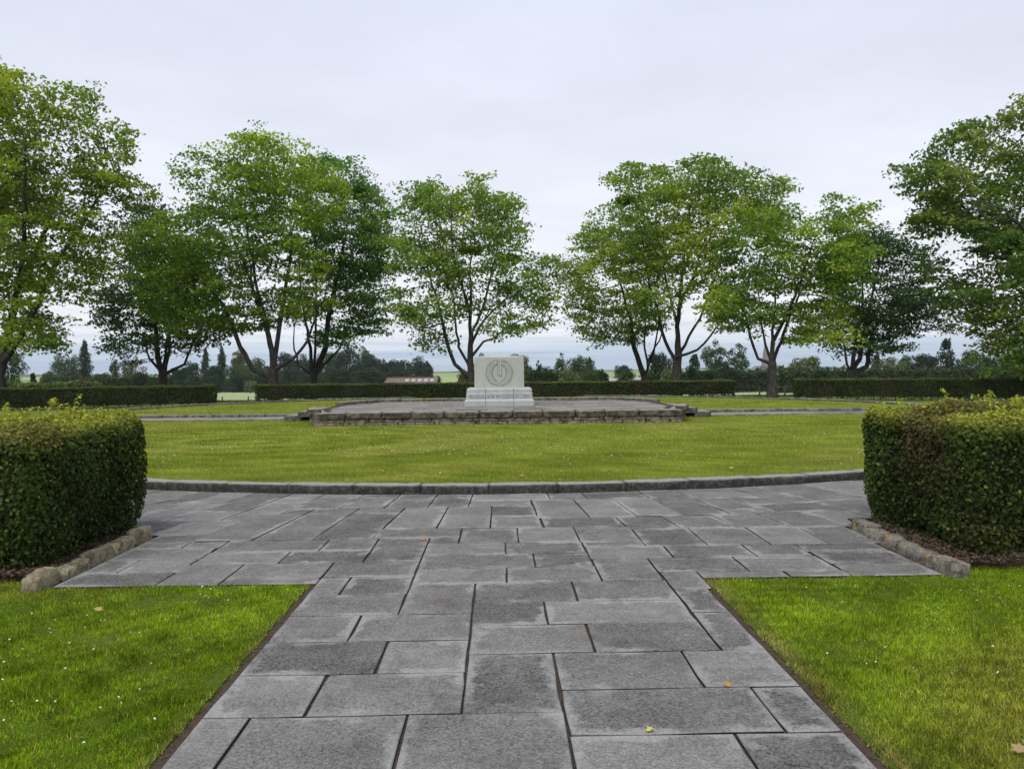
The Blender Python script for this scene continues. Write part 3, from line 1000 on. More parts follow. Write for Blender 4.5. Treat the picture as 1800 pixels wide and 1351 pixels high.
FH = ((0.014, 0.029, 0.011), (0.038, 0.064, 0.021), (0.065, 0.090, 0.028), (0.05, 0.05, 0.025))
for lab, p0, p1, top, D_, n_, sd_ in (('long dark hedgerow below the wood, behind the left field', 300, 775, 663, 275, 9000, 75),
                                      ('hedgerow of bushes just right of the memorial block', 880, 1072, 654, 135, 5000, 76),
                                      ('dark hedgerow between the tallest right trunk and the forked tree', 1135, 1372, 652, 128, 6000, 77),
                                      ('dark hedgerow running behind the far right boundary hedge', 1372, 1860, 651, 118, 9000, 78),
                                      ('low hedgerow under the solitary poplar on the left', 85, 300, 662, 145, 5000, 79)):
    a_, b_ = at(p0, top, D_), at(p1, top, D_)
    gz_ = float(ground_z(D_)); hh_ = (a_[2] + b_[2]) / 2 - gz_ + (.35 if p0 > 1300 else 0)
    m_, L_ = straight(a_[0], D_, b_[0], D_ + 3, gz_)
    hedge('hedgerow', lab, m_, L_, 3.0, 0, hh_, 1.1, n_, .42, sd_, FH, taper=.03, bulge=.42, layer=.25, top_new=.35, group='hedgerows in the fields')

# ------------------------------------------------------------------ platform and memorial
PZ = .435
plat = thing('stone_platform', 'low octagonal stone platform with dark coping under the memorial block', 'platform', (0, CY, 0))


def put(o_name, me, mat, x, y, z, rz=0.0, parent=plat):
    return obj(o_name, me, M[mat], parent, (x, y - CY, z), rz)


FY = 20.92      # front face of the wall
OCT = [(-5.0, FY), (5.0, FY), (5.55, 22.7), (5.55, 26.3), (4.55, 28.2), (-4.55, 28.2), (-5.55, 26.3), (-5.55, 22.7)]
v_, f_ = poly_prism([(x * .975, CY + (y - CY) * .965 - CY) for x, y in OCT], -.04, PZ - .03)
obj('platform_core', mesh_py('platform_core', v_, f_), M['soil'], plat)


def wall_run(ax, ay, bx, by, full=True, seed=0):
    L = math.hypot(bx - ax, by - ay); ux, uy = (bx - ax) / L, (by - ay) / L; rz = math.atan2(uy, ux)
    r = random.Random(seed)
    def course(name, mat, z0, hgt, depth, out, lens, amp, rd):
        s = 0.0
        while s < L - .02:
            l = r.uniform(*lens)
            if L - (s + l) < lens[0] * .5:
                l = L - s
            mid = s + l / 2
            # inward is to the left of the run direction
            cx = ax + ux * mid - uy * (depth / 2 - out); cy = ay + uy * mid + ux * (depth / 2 - out)
            me = stone_mesh(name, l - .014, depth, hgt - .008, r.randrange(9999), amp=amp, round_=rd)
            put(name, me, mat, cx, cy, z0 + r.uniform(-.003, .003), rz)
            s += l
    course('coping_stone', 'coping', PZ - .175, .175, .42, .035, (.80, .98), .012, .035)
    if full:
        course('wall_stone', 'wall_stone', .158, .10, .24, 0, (.38, .85), .014, .018)
        course('wall_stone', 'wall_stone', .035, .122, .24, .012, (.42, .9), .014, .018)


wall_run(-5.0, FY, 5.0, FY, True, 3)
wall_run(5.02, FY + .02, 5.55, 22.7, True, 4)
wall_run(-5.55, 22.7, -5.02, FY + .02, True, 5)
# raised cheek stones at the side steps
for sx in (-1, 1):
    me = stone_mesh('cheek_stone', .95, .32, .16, 900 + sx, amp=.03, round_=.06)
    put('cheek_stone', me, 'coping', sx * 5.15, FY + .55, PZ - .055, sx * math.radians(74))
# back parapet kerb of the platform
for (ax, ay, bx, by) in ((5.3, 25.6, 4.45, 28.0), (4.45, 28.0, -4.45, 28.0), (-4.45, 28.0, -5.3, 25.6)):
    L = math.hypot(bx - ax, by - ay); nst = max(2, round(L / .9)); rz = math.atan2(by - ay, bx - ax)
    for i in range(nst):
        s = (i + .5) / nst
        me = stone_mesh('parapet_stone', L / nst - .012, .30, .30, 700 + i, amp=.015, round_=.025, nx=5, ny=2, nz=2)
        put('parapet_stone', me, 'coping', ax + (bx - ax) * s, ay + (by - ay) * s, PZ - .20, rz)
# paving on top
def xlim(y):
    return np.interp(y, [FY, 22.7, 26.3, 28.2], [4.85, 5.3, 5.3, 4.3])
y = FY + .40
while y < 27.75:
    hh = min(random.uniform(.55, .8), 27.86 - y)
    lim = min(xlim(y), xlim(y + hh)) - .25
    x = -lim
    while x < lim - .1:
        w_ = random.uniform(.7, 1.15)
        if lim - (x + w_) < .4:
            w_ = lim - x
        o = slab([(x, y), (x + w_, y), (x + w_, y + hh), (x, y + hh)], plat, M['platform_slab'], PZ - .006)
        o.location.y -= CY
        x += w_
    y += hh
# two steps down on either side
for sx in (-1, 1):
    for k, (dx, z) in enumerate(((.2, .20), (.6, .08))):
        put('step', stone_mesh('step', 2.9, .5, .17, 950 + k, amp=.008, round_=.02), 'kerb_far', sx * (5.55 + dx), 24.45, z, math.pi / 2)

# cross path with its kerbs
cp = structure(obj('path', None))
for sx in (-1, 1):
    x = 5.6
    while x < 14.4:
        L = random.uniform(.8, 1.1)
        for (yy, dd, zt, nm, mt) in ((23.80, .26, .108, 'kerb_stone', 'kerb_far'), (25.18, .28, .19, 'kerb_stone', 'kerb_far')):
            if nm == 'kerb_stone':
                o = obj('kerb_stone', stone_mesh('kerb_stone', L - .012, dd, .22, 1000 + int(x * 7) + sx, amp=.008, nx=4, ny=2, nz=2), M[mt], cp, (sx * (x + L / 2), yy, zt - .22))
        o = slab([(sx * (x + (L if sx < 0 else 0)), 23.95), (sx * (x + (0 if sx < 0 else L)), 23.95), (sx * (x + (0 if sx < 0 else L)), 25.02), (sx * (x + (L if sx < 0 else 0)), 25.02)], cp, M['platform_slab'], .098)
        x += L
# flared landing stones beside the platform
for sx in (-1, 1):
    put('step', stone_mesh('step', .9, .6, .22, 980 + sx, amp=.01, round_=.02), 'kerb_far', sx * 5.9, 23.42, -.10, -sx * .18)

# memorial block on its moulded plinth
MY = 24.55
mem = thing('stone_memorial', 'pale granite memorial block with carved wreath on a moulded plinth', 'memorial', (.03, MY, PZ))


def plan(hw, hd, bow, cut=.0, n=12):
    """plan outline: convex front, square-ish back; ccw from front left"""
    pts = []
    for i in range(n + 1):
        u = -1 + 2 * i / n
        pts.append((u * (hw - cut), -hd - bow * (1 - u * u)))
    if cut:
        pts += [(hw, -hd + cut), (hw, hd - cut)]
    for i in range(n + 1):
        u = 1 - 2 * i / n
        pts.append((u * (hw - cut), hd + bow * (1 - u * u)))
    if cut:
        pts += [(-hw, hd - cut), (-hw, -hd + cut)]
    return pts


def loft(sections, crown=0.0):
    """sections: list of (outline, z)"""
    V, F = [], []
    n = len(sections[0][0])
    for ol, z in sections:
        V += [(x, y, z) for x, y in ol]
    for s in range(len(sections) - 1):
        F += [(s * n + i, s * n + (i + 1) % n, (s + 1) * n + (i + 1) % n, (s + 1) * n + i) for i in range(n)]
    V.append((0, 0, sections[-1][1] + crown)); t = len(V) - 1; b = (len(sections) - 1) * n
    F += [(b + i, b + (i + 1) % n, t) for i in range(n)]
    return V, F


BH = .555           # plinth height
prof = [(1.085, 0), (1.085, .155), (1.075, .175), (1.045, .195), (1.030, .215), (1.024, .36), (1.028, .375), (1.018, .395), (1.012, .41), (1.010, .50), (1.0, .53), (.975, .55), (.93, BH)]
secs = []
for hw, z in prof:
    secs.append((plan(hw, hw * .80, .06, .05), z))
V, F = loft(secs)
obj('plinth', mesh_py('plinth', V, F), M['granite_base'], mem)
pl = [o for o in mem.children if o.name.startswith('plinth')][0]
fy = lambda x, hw: -hw * .80 - .06 * (1 - (x / (hw - .05)) ** 2)
for x in (-.43, .435):
    V, F = [], []
    for hw, z in prof[:-1]:
        yv = fy(x, hw) - .004
        V += [(x - .012, yv, z), (x + .012, yv, z), (x + .012, yv + .02, z), (x - .012, yv + .02, z)]
    for s in range(len(prof) - 2):
        F += [(s * 4 + i, s * 4 + (i + 1) % 4, s * 4 + 4 + (i + 1) % 4, s * 4 + 4 + i) for i in range(4)]
    obj('plinth_joint', mesh_py('plinth_joint', V, F), M['groove'], pl)
# carved band round the front of the plinth, in three lengths
for x0, x1 in ((-.94, -.46), (-.40, .405), (.465, .94)):
    V, F = [], []
    m = 14
    for i in range(m + 1):
        x = x0 + (x1 - x0) * i / m
        for z in (.235, .345):
            V.append((x, fy(x, 1.027) - .005, z))
    F = [(2 * i, 2 * i + 2, 2 * i + 3, 2 * i + 1) for i in range(m)]
    obj('carved_band', mesh_py('carved_band', V, F), M['carved'], pl)

TH = .97
bsec = [(plan(.775, .58, .05, .0), BH - .005), (plan(.770, .578, .05, .0), BH + TH - .02), (plan(.765, .572, .05, .0), BH + TH - .006), (plan(.74, .55, .05, .0), BH + TH)]
V, F = loft(bsec, .05)
block = obj('block', mesh_py('block', V, F), M['granite'], mem)
bfy = lambda x: -.579 - .05 * (1 - (x / .772) ** 2)


def relief(pts, t_out, name, mat, parent, z_c):
    """closed outline (x, z) extruded from the front face of the block"""
    n = len(pts)
    V = [(x, bfy(x) - t_out, z) for x, z in pts] + [(x, bfy(x) + .01, z) for x, z in pts]
    F = [tuple(range(n))[::-1]] + [(i, (i + 1) % n, n + (i + 1) % n, n + i) for i in range(n)]
    return obj(name, mesh_py(name, V, F), mat, parent)


def strip(pts, w, t_out, name, mat, parent, closed=True):
    n = len(pts); p_ = np.array(pts)
    V, F = [], []
    for i in range(n):
        a, b = p_[i - 1 if (closed or i) else i], p_[(i + 1) % n if (closed or i < n - 1) else i]
        d = b - a; d = d / (np.linalg.norm(d) + 1e-9); nn = np.array([-d[1], d[0]])
        for s in (-1, 1):
            q = p_[i] + nn * s * w / 2
            V.append((q[0], bfy(q[0]) - t_out, q[1])); V.append((q[0], bfy(q[0]) + .004, q[1]))
    for i in range(n if closed else n - 1):
        j = (i + 1) % n
        F += [(4 * i, 4 * i + 2, 4 * j + 2, 4 * j), (4 * i, 4 * j, 4 * j + 1, 4 * i + 1), (4 * i + 2, 4 * i + 3, 4 * j + 3, 4 * j + 2)]
    return obj(name, mesh_py(name, V, F), mat, parent)


WC = BH + .475                      # height of the wreath's centre
for sx in (-1, 1):
    out, inn = [], []
    m = 34
    r_ = random.Random(5 + sx)
    for i in range(m + 1):
        a = math.radians(-86 + (170 - 4) * i / m)      # from the bottom up to the top
        wob = .028 * math.sin(i * 2.4) + r_.uniform(-.010, .010)
        ro = .405 + wob
        ri = .285 - .055 * math.sin(math.pi * i / m) - .028 * math.sin(i * 2.4 + 1)
        if i in (0,):
            ro, ri = .385, .345
        out.append((sx * ro * math.cos(a), WC + ro * math.sin(a))); inn.append((sx * ri * math.cos(a), WC + ri * math.sin(a)))
    pts = out + inn[::-1]
    if sx < 0:
        pts = pts[::-1]
    br = relief(pts, .010, 'wreath_branch', M['granite'], block, WC)
    strip(pts, .011, .014, 'carved_outline', M['groove'], br)
    # leaves along the branch: short carved veins
    for i in range(2, 32, 2):
        a = math.radians(-86 + 166 * i / m)
        for q, (rr, da) in enumerate(((.385, .05), (.345, -.04), (.30, .03))):
            aa = a + da; l = .030
            cx, cz = sx * rr * math.cos(aa), WC + rr * math.sin(aa)
            dxn, dzn = sx * math.cos(aa + .9 - q * .7), math.sin(aa + .9 - q * .7)
            strip([(cx - dxn * l, cz - dzn * l), (cx + .006, cz + .004), (cx + dxn * l, cz + dzn * l)], .0055, .0125, 'leaf_vein', M['groove'], br, False)
rb = [(-.045, WC + .37), (.200, WC + .375), (.205, WC + .34), (.075, WC + .335), (.070, WC - .105), (-.040, WC - .075)]
o = relief(rb, .016, 'ribbon', M['granite'], block, WC)
strip(rb, .012, .020, 'carved_outline', M['groove'], o)
strip([(.005, WC + .345), (.005, WC - .085)], .010, .019, 'carved_outline', M['groove'], o, False)

# ------------------------------------------------------------------ trees


def tubes(nodes, parent_i, rad, sides_of):
    """branch mesh from a node graph"""
    V, F = [], []
    order = range(len(nodes))
    child = [[] for _ in nodes]
    for i, p in enumerate(parent_i):
        if p >= 0:
            child[p].append(i)
    starts = [i for i in order if parent_i[i] < 0]
    stack = [(s, None) for s in starts]
    while stack:
        s, prev = stack.pop()
        chain = [prev] if prev is not None else []
        cur = s
        while True:
            chain.append(cur)
            ch = child[cur]
            if not ch:
                break
            ch = sorted(ch, key=lambda c: -rad[c])
            for c in ch[1:]:
                stack.append((c, cur))
            cur = ch[0]
        if len(chain) < 2:
            continue
        k = sides_of(rad[chain[1]])
        pts = np.array([nodes[c] for c in chain]); rr = np.array([rad[c] for c in chain])
        if prev is not None:
            rr[0] = min(rr[0], rr[1] * 1.25)
        d = np.gradient(pts, axis=0); d /= np.linalg.norm(d, axis=1)[:, None] + 1e-9
        ref = np.array([.31, .95, .05]) if abs(d[0][1]) < .9 else np.array([1., 0, 0])
        o = len(V)
        for q in range(len(chain)):
            a = ref - (ref @ d[q]) * d[q]; a /= np.linalg.norm(a) + 1e-9; b = np.cross(d[q], a)
            for s_ in range(k):
                an = 2 * math.pi * s_ / k
                V.append(pts[q] + (a * math.cos(an) + b * math.sin(an)) * rr[q])
        for q in range(len(chain) - 1):
            F += [(o + q * k + s_, o + q * k + (s_ + 1) % k, o + (q + 1) * k + (s_ + 1) % k, o + (q + 1) * k + s_) for s_ in range(k)]
    return V, F


def big_tree(label, D, base, stems, lobes, cols, seed, trunk_r, leaf=.195, per=10, dens=1.0, group='broadleaf trees around the lawn', depth=.95, low_thin=0.0, yb=0.0):
    r = np.random.default_rng(seed)
    bx, _, _ = at(base[0], base[1], D)
    bz = float(ground_z(D, 0)) if D > 42.5 else -.02
    if base[1] > 694:
        bz = -.02
    # attraction points in the crown
    A = []
    mpp = D / FPX
    for (cx, cy, rx, ry) in lobes:
        c = np.array(at(cx, cy, D))
        ax, az = rx * mpp, ry * mpp; ay = depth * (.45 * (ax + az) + .9)
        n = int(dens * 72.0 * (rx * ry) * mpp * mpp) + 12
        d = r.normal(size=(n, 3)); d /= np.linalg.norm(d, axis=1)[:, None]
        rad_ = r.uniform(.30, 1.0, n) ** .55
        off = r.uniform(-.35, .35) * ay
        A.append(c + d * rad_[:, None] * [ax, ay, az] + [0, off, 0])
        # sprays that stick out of the outline
        for q in range(5):
            e = r.normal(size=3); e /= np.linalg.norm(e); e[2] = e[2] * .8 + .15
            cc_ = c + e * [ax, ay, az] * r.uniform(.95, 1.12) + [0, off, 0]
            A.append(cc_ + r.normal(0, 1, (int(7 * dens), 3)) * [.42, .42, .26])
    A = np.vstack(A)
    A = A[(wave(A, 1.25, seed + 20) + .5 * wave(A, 2.6, seed + 21)) > -.42]
    nodes, par, smin = [], [], [0.0]
    nodes.append(np.array([bx, D, bz])); par.append(-1)
    for si, st in enumerate(stems):
        pts = [np.array(at(x, y, D)) for x, y in st]
        yo = 0.0; slope = r.normal(0, .32)
        last = 0
        if si > 0:
            # join the stem to the closest node already there
            last = int(np.argmin([np.linalg.norm((q - pts[0]) * [1, .2, 1]) for q in nodes]))
        start = nodes[last]
        full = [start] + [np.array([q[0], D + (q[2] - pts[0][2]) * slope + (start[1] - D), q[2]]) for q in pts[(1 if si == 0 or True else 0):]]
        for ai, (a, b) in enumerate(zip(full, full[1:])):
            L = np.linalg.norm(b - a); k = max(1, int(L / .45))
            for q in range(1, k + 1):
                smin.append(trunk_r * .72 * (.36 if si else .6) * (1 - .80 * (ai + q / k) / (len(full) - 1)))
                jit = r.normal(0, .035, 3) if q < k else 0
                nodes.append(a + (b - a) * q / k + jit); par.append(last); last = len(nodes) - 1
    # space colonisation
    N = np.array(nodes)
    d2 = ((A[:, None] - N[None]) ** 2).sum(2)
    near = d2.argmin(1); nd = np.sqrt(d2.min(1))
    alive = np.ones(len(A), bool)
    step, kill = .34, .33
    for it in range(70):
        ok = alive & (nd < 4.0)
        if not ok.any():
            break
        idx = near[ok]; v_ = A[ok] - np.array(nodes)[idx]; v_ /= np.linalg.norm(v_, axis=1)[:, None] + 1e-9
        uniq, inv = np.unique(idx, return_inverse=True)
        acc = np.zeros((len(uniq), 3)); np.add.at(acc, inv, v_)
        nrm = np.linalg.norm(acc, axis=1); good = nrm > .15
        uniq, acc = uniq[good], acc[good] / nrm[good][:, None]
        if not len(uniq):
            break
        new = np.array(nodes)[uniq] + (acc + r.normal(0, .16, acc.shape)) * step
        b0 = len(nodes)
        nodes += list(new); par += list(uniq)
        dd = np.sqrt(((A[:, None] - new[None]) ** 2).sum(2))
        j = dd.argmin(1); m_ = dd.min(1)
        better = m_ < nd
        nd[better] = m_[better]; near[better] = b0 + j[better]
        alive &= nd > kill
        if len(nodes) > 9000:
            break
    N = np.array(nodes); par = np.array(par)
    # pipe model
    area = np.zeros(len(N)); cnt = np.zeros(len(N), int)
    for i in range(len(N) - 1, 0, -1):
        if area[i] == 0:
            area[i] = 1
        area[par[i]] += area[i]; cnt[par[i]] += 1
    # children always come after parents, so the pass above is complete
    area[area == 0] = 1
    trunk_r *= .76
    e = math.log(trunk_r / .007) / math.log(area[0])
    rad = .007 * area ** e
    zrel = np.clip((N[:, 2] - bz) / np.ptp(N[:, 2]), 0, 1)
    rad = np.where(rad > .02, .02 + (rad - .02) * (1 - .75 * np.clip(zrel * 1.35, 0, 1)), rad)
    rad[:len(smin)] = np.maximum(rad[:len(smin)], np.array(smin))
    rad[0] = trunk_r * 1.25
    t = thing('broadleaf_tree', label, 'tree', (bx, D, bz), group)
    V, F = tubes(list(N), list(par), rad, lambda q: 9 if q > .12 else (6 if q > .05 else (4 if q > .02 else 3)))
    o = obj('trunk', mesh_np('trunk', np.array(V) - [bx, D, bz], np.array(F), smooth=True), M['bark'], t)
    # foliage sprays on the thin twigs
    tw = np.where((rad < .020) & (np.arange(len(N)) > 5))[0]
    rep = r.poisson(per * 1.65, len(tw)).clip(1)
    if low_thin:
        zt = (N[tw][:, 2] - N[:, 2].min()) / (np.ptp(N[:, 2]))
        rep = np.maximum(1, (rep * np.clip(.35 + zt * 1.1, .3, 1)).astype(int))
    ci = np.repeat(tw, rep)
    off = np.clip(r.normal(0, 1, (len(ci), 3)), -1.9, 1.9) * [.29, .29, .085]
    P = N[ci] + off
    P[:, 2] -= np.hypot(off[:, 0], off[:, 1]) * .22
    n = len(P)
    a, b, y = (np.array(c) for c in cols)
    tone_c = r.normal(0, .20, len(N))[ci]           # per spray
    k = np.clip(.62 + .24 * wave(P, .9, seed + 3) + tone_c + r.normal(0, .07, n), 0, 1)[:, None]
    T = a * (1 - k) + b * k
    yl = np.clip(yb * .8 + .05 + (wave(P, .7, seed + 8) - .05) * .45 + tone_c * 1.2 + r.normal(0, .07, n), 0, .85)[:, None]
    T = T * (1 - yl) + y * yl
    Nn = np.column_stack([r.normal(0, .5, n), r.normal(0, .5, n), np.full(n, .75)])
    global rng
    me = leaves_mesh('crown', P - [bx, D, bz], Nn, leaf, T, droop=.5, spread=.38)
    obj('crown', me, M['leaf'], t)
    return t


MAPLE = ((0.0809, 0.1341, 0.0209), (0.194, 0.2748, 0.0419), (0.3964, 0.4208, 0.0478))
MAPLE_R = ((0.0764, 0.1408, 0.0269), (0.1907, 0.292, 0.0538), (0.3566, 0.4123, 0.0598))
DARK = ((0.0202, 0.0457, 0.0184), (0.0557, 0.0995, 0.0322), (0.1075, 0.1546, 0.0345))
MIXD = ((0.055, 0.1097, 0.0251), (0.1328, 0.2194, 0.0471), (0.2672, 0.2835, 0.0503))

big_tree('tall spreading tree cut by the left edge of the picture', 36, (0, 692),
         [[(0, 692), (4, 640), (10, 600), (14, 550), (22, 490), (45, 430), (60, 370), (70, 300)], [(-5, 680), (-15, 620), (-20, 540), (-25, 450), (-30, 350), (-20, 250)],
          [(5, 640), (40, 590), (65, 540), (85, 490), (120, 430), (160, 370), (200, 300)], [(25, 520), (60, 440), (90, 370), (120, 290)]],
         [(60, 200, 85, 58), (-20, 170, 80, 55), (130, 180, 38, 38), (130, 265, 70, 50), (200, 250, 42, 46), (205, 330, 38, 32), (80, 330, 95, 60), (0, 330, 80, 80), (185, 405, 48, 36),
          (100, 430, 80, 50), (-60, 300, 100, 120), (0, 470, 80, 60), (60, 550, 55, 34), (70, 588, 36, 20), (140, 470, 45, 28), (-40, 520, 60, 60), (60, 600, 40, 16), (110, 500, 60, 34), (170, 300, 50, 40)], MAPLE, 101, .58, per=10, dens=1.2, yb=.12)
big_tree('dark blue-green tree behind the far left boundary hedge', 48, (290, 672),
         [[(290, 674), (290, 655), (282, 630), (278, 580), (272, 520), (262, 450)], [(292, 660), (292, 620), (290, 560), (285, 500)], [(296, 662), (305, 620), (308, 570), (312, 520)],
          [(300, 662), (325, 640), (332, 600), (345, 560)], [(284, 662), (268, 630), (258, 590)]],
         [(258, 425, 48, 48), (228, 500, 46, 55), (218, 565, 36, 32), (300, 540, 60, 50), (255, 598, 48, 18), (350, 588, 50, 26), (330, 500, 60, 60), (285, 450, 60, 60), (390, 570, 28, 18), (240, 610, 50, 16), (320, 600, 60, 20), (210, 540, 30, 40), (265, 385, 36, 26)], DARK, 102, .42, leaf=.205, per=10, dens=.95)
big_tree('largest tree left of the memorial, with a low limb bending left', 42, (483, 674),
         [[(483, 676), (485, 650), (484, 620), (478, 580), (470, 540), (462, 500), (455, 440), (450, 380)], [(485, 645), (492, 600), (500, 550), (510, 490), (520, 430), (530, 360)],
          [(478, 668), (450, 650), (430, 610), (418, 570), (400, 530), (370, 500)], [(490, 655), (520, 630), (545, 600), (560, 560), (580, 510), (600, 460)], [(484, 620), (470, 560), (440, 480), (410, 400)]],
         [(490, 285, 75, 42), (405, 320, 62, 52), (345, 320, 28, 18), (330, 420, 78, 55), (290, 480, 58, 60), (430, 420, 110, 65), (540, 350, 85, 65), (500, 460, 95, 45), (400, 520, 80, 40), (340, 560, 58, 32), (450, 260, 40, 22), (270, 440, 40, 40), (380, 470, 70, 50), (440, 560, 70, 26), (520, 530, 60, 34), (310, 540, 55, 36), (460, 350, 90, 60)],
         ((0.0677, 0.1308, 0.022), (0.1649, 0.2726, 0.0439), (0.3533, 0.4362, 0.0507)), 103, .40, per=10, dens=1.1, yb=.26)
big_tree('many-stemmed dark tree just right of the largest left tree', 47, (552, 672),
         [[(552, 674), (553, 660), (548, 630), (542, 580), (530, 520), (525, 450)], [(556, 660), (560, 610), (565, 560), (570, 500), (575, 430)], [(560, 660), (575, 610), (580, 560), (600, 480), (615, 400)],
          [(562, 660), (590, 610), (602, 560), (630, 500)], [(548, 662), (522, 640), (510, 600), (505, 550)]],
         [(605, 312, 46, 40), (640, 370, 44, 55), (652, 450, 38, 55), (610, 430, 75, 75), (640, 520, 46, 45), (635, 570, 50, 24), (560, 520, 60, 40), (580, 360, 70, 55), (600, 592, 60, 18), (665, 400, 26, 50), (668, 500, 22, 50), (660, 560, 30, 30), (575, 450, 70, 60)],
         ((0.0471, 0.1126, 0.0254), (0.1207, 0.2327, 0.0507), (0.2355, 0.3453, 0.0541)), 104, .36, per=10, dens=1.0, yb=.10)
big_tree('open-crowned tree standing directly behind the memorial block', 43, (828, 674),
         [[(828, 676), (828, 650), (827, 610), (826, 570), (828, 520), (826, 480), (830, 400)], [(827, 645), (806, 610), (800, 570), (795, 520), (778, 470), (765, 400)], [(824, 664), (800, 640), (786, 600), (775, 550), (760, 500), (745, 440)],
          [(828, 628), (850, 600), (880, 585), (920, 560)], [(829, 595), (850, 540), (865, 480), (880, 430)], [(827, 605), (845, 570), (880, 530), (930, 500)], [(826, 560), (815, 510), (800, 450), (800, 380)]],
         [(742, 395, 50, 66), (815, 390, 70, 60), (880, 410, 48, 62), (750, 480, 58, 46), (905, 480, 58, 42), (935, 535, 34, 26), (735, 560, 40, 28), (885, 572, 62, 24), (830, 350, 62, 22), (745, 335, 28, 18), (870, 365, 50, 22), (820, 470, 60, 50), (720, 460, 30, 40), (715, 530, 30, 30), (945, 470, 26, 26), (950, 520, 24, 30), (780, 540, 50, 30), (860, 520, 60, 34), (760, 600, 40, 16), (930, 570, 40, 20)],
         MAPLE_R, 105, .34, per=10, dens=1.0, low_thin=1)
big_tree('slim leaning twin-stemmed tree left of the tallest right tree', 48, (1133, 672),
         [[(1134, 674), (1133, 662), (1125, 640), (1112, 600), (1105, 550), (1090, 500), (1070, 450)], [(1136, 660), (1145, 620), (1148, 570), (1140, 520), (1130, 470)], [(1130, 650), (1128, 600), (1125, 550), (1120, 500)], [(1140, 640), (1152, 600), (1158, 560)]],
         [(1040, 468, 46, 52), (1028, 530, 38, 34), (1080, 530, 55, 34), (1050, 580, 42, 20), (1110, 480, 55, 50), (1090, 430, 60, 45), (1000, 480, 16, 26), (1010, 510, 24, 30), (1120, 560, 50, 34), (1085, 590, 40, 18), (1060, 440, 50, 40)], MAPLE_R, 106, .30, per=9, dens=1.0)
big_tree('tallest vase-shaped tree right of the memorial', 43, (1191, 674),
         [[(1191, 676), (1192, 640), (1195, 590), (1198, 540), (1205, 480), (1215, 410), (1225, 330)], [(1188, 645), (1170, 600), (1158, 560), (1145, 520), (1130, 460), (1115, 390)], [(1192, 625), (1215, 590), (1235, 560), (1255, 510), (1275, 450), (1285, 380)],
          [(1193, 630), (1225, 615), (1245, 590), (1265, 555), (1300, 530)], [(1195, 600), (1190, 550), (1175, 480), (1160, 390)], [(1200, 540), (1225, 480), (1245, 410), (1260, 340)]],
         [(1215, 308, 85, 40), (1120, 330, 58, 42), (1300, 335, 62, 40), (1180, 365, 110, 55), (1085, 410, 55, 46), (1290, 400, 70, 50), (1240, 440, 75, 40), (1120, 465, 75, 36), (1350, 345, 32, 22), (1045, 425, 34, 38), (1210, 490, 70, 40), (1270, 520, 50, 34), (1150, 530, 50, 34), (1180, 440, 60, 50), (1330, 390, 40, 34)],
         MAPLE_R, 107, .38, per=11, dens=1.15, low_thin=1, yb=.05)
big_tree('forked tree rooted in the gap between the right boundary hedges', 40, (1361, 699),
         [[(1361, 700), (1362, 670), (1363, 640), (1365, 600), (1368, 560), (1372, 510), (1385, 430)], [(1360, 650), (1338, 630), (1325, 590), (1320, 560), (1305, 520), (1295, 460)], [(1363, 635), (1352, 605), (1347, 570), (1345, 520), (1335, 450)],
          [(1365, 645), (1385, 600), (1398, 570), (1420, 530), (1440, 480), (1455, 420)], [(1366, 600), (1385, 550), (1398, 500), (1410, 430)]],
         [(1370, 415, 70, 42), (1450, 405, 55, 38), (1310, 430, 50, 44), (1500, 385, 26, 20), (1480, 465, 46, 46), (1400, 475, 88, 45), (1315, 500, 50, 40), (1480, 530, 44, 28), (1420, 548, 56, 22), (1290, 560, 36, 22), (1350, 378, 56, 18), (1380, 550, 50, 26), (1330, 550, 50, 26), (1440, 470, 60, 50), (1500, 500, 28, 40), (1440, 590, 40, 16), (1265, 530, 24, 30)],
         ((0.0736, 0.1454, 0.0254), (0.184, 0.2999, 0.0507), (0.3533, 0.4362, 0.0575)), 108, .34, per=11, dens=1.15, low_thin=1, yb=.22)
big_tree('dark-leaved tree behind the far right boundary hedge', 52, (1500, 668),
         [[(1500, 670), (1500, 655), (1500, 625), (1503, 590), (1505, 530), (1500, 480)], [(1497, 660), (1490, 640), (1480, 600), (1475, 560)], [(1503, 655), (1515, 630), (1520, 590), (1530, 540), (1545, 470)], [(1505, 660), (1530, 645), (1545, 610), (1555, 580), (1580, 550)]],
         [(1540, 445, 50, 42), (1590, 478, 44, 40), (1540, 520, 88, 52), (1618, 540, 52, 36), (1450, 560, 46, 34), (1612, 582, 42, 16), (1480, 592, 46, 16), (1560, 580, 60, 26), (1500, 450, 40, 40), (1650, 560, 24, 30), (1420, 590, 26, 16), (1530, 610, 60, 14), (1590, 430, 26, 24), (1540, 405, 36, 18)], DARK, 109, .46, leaf=.205, per=11, dens=1.1)
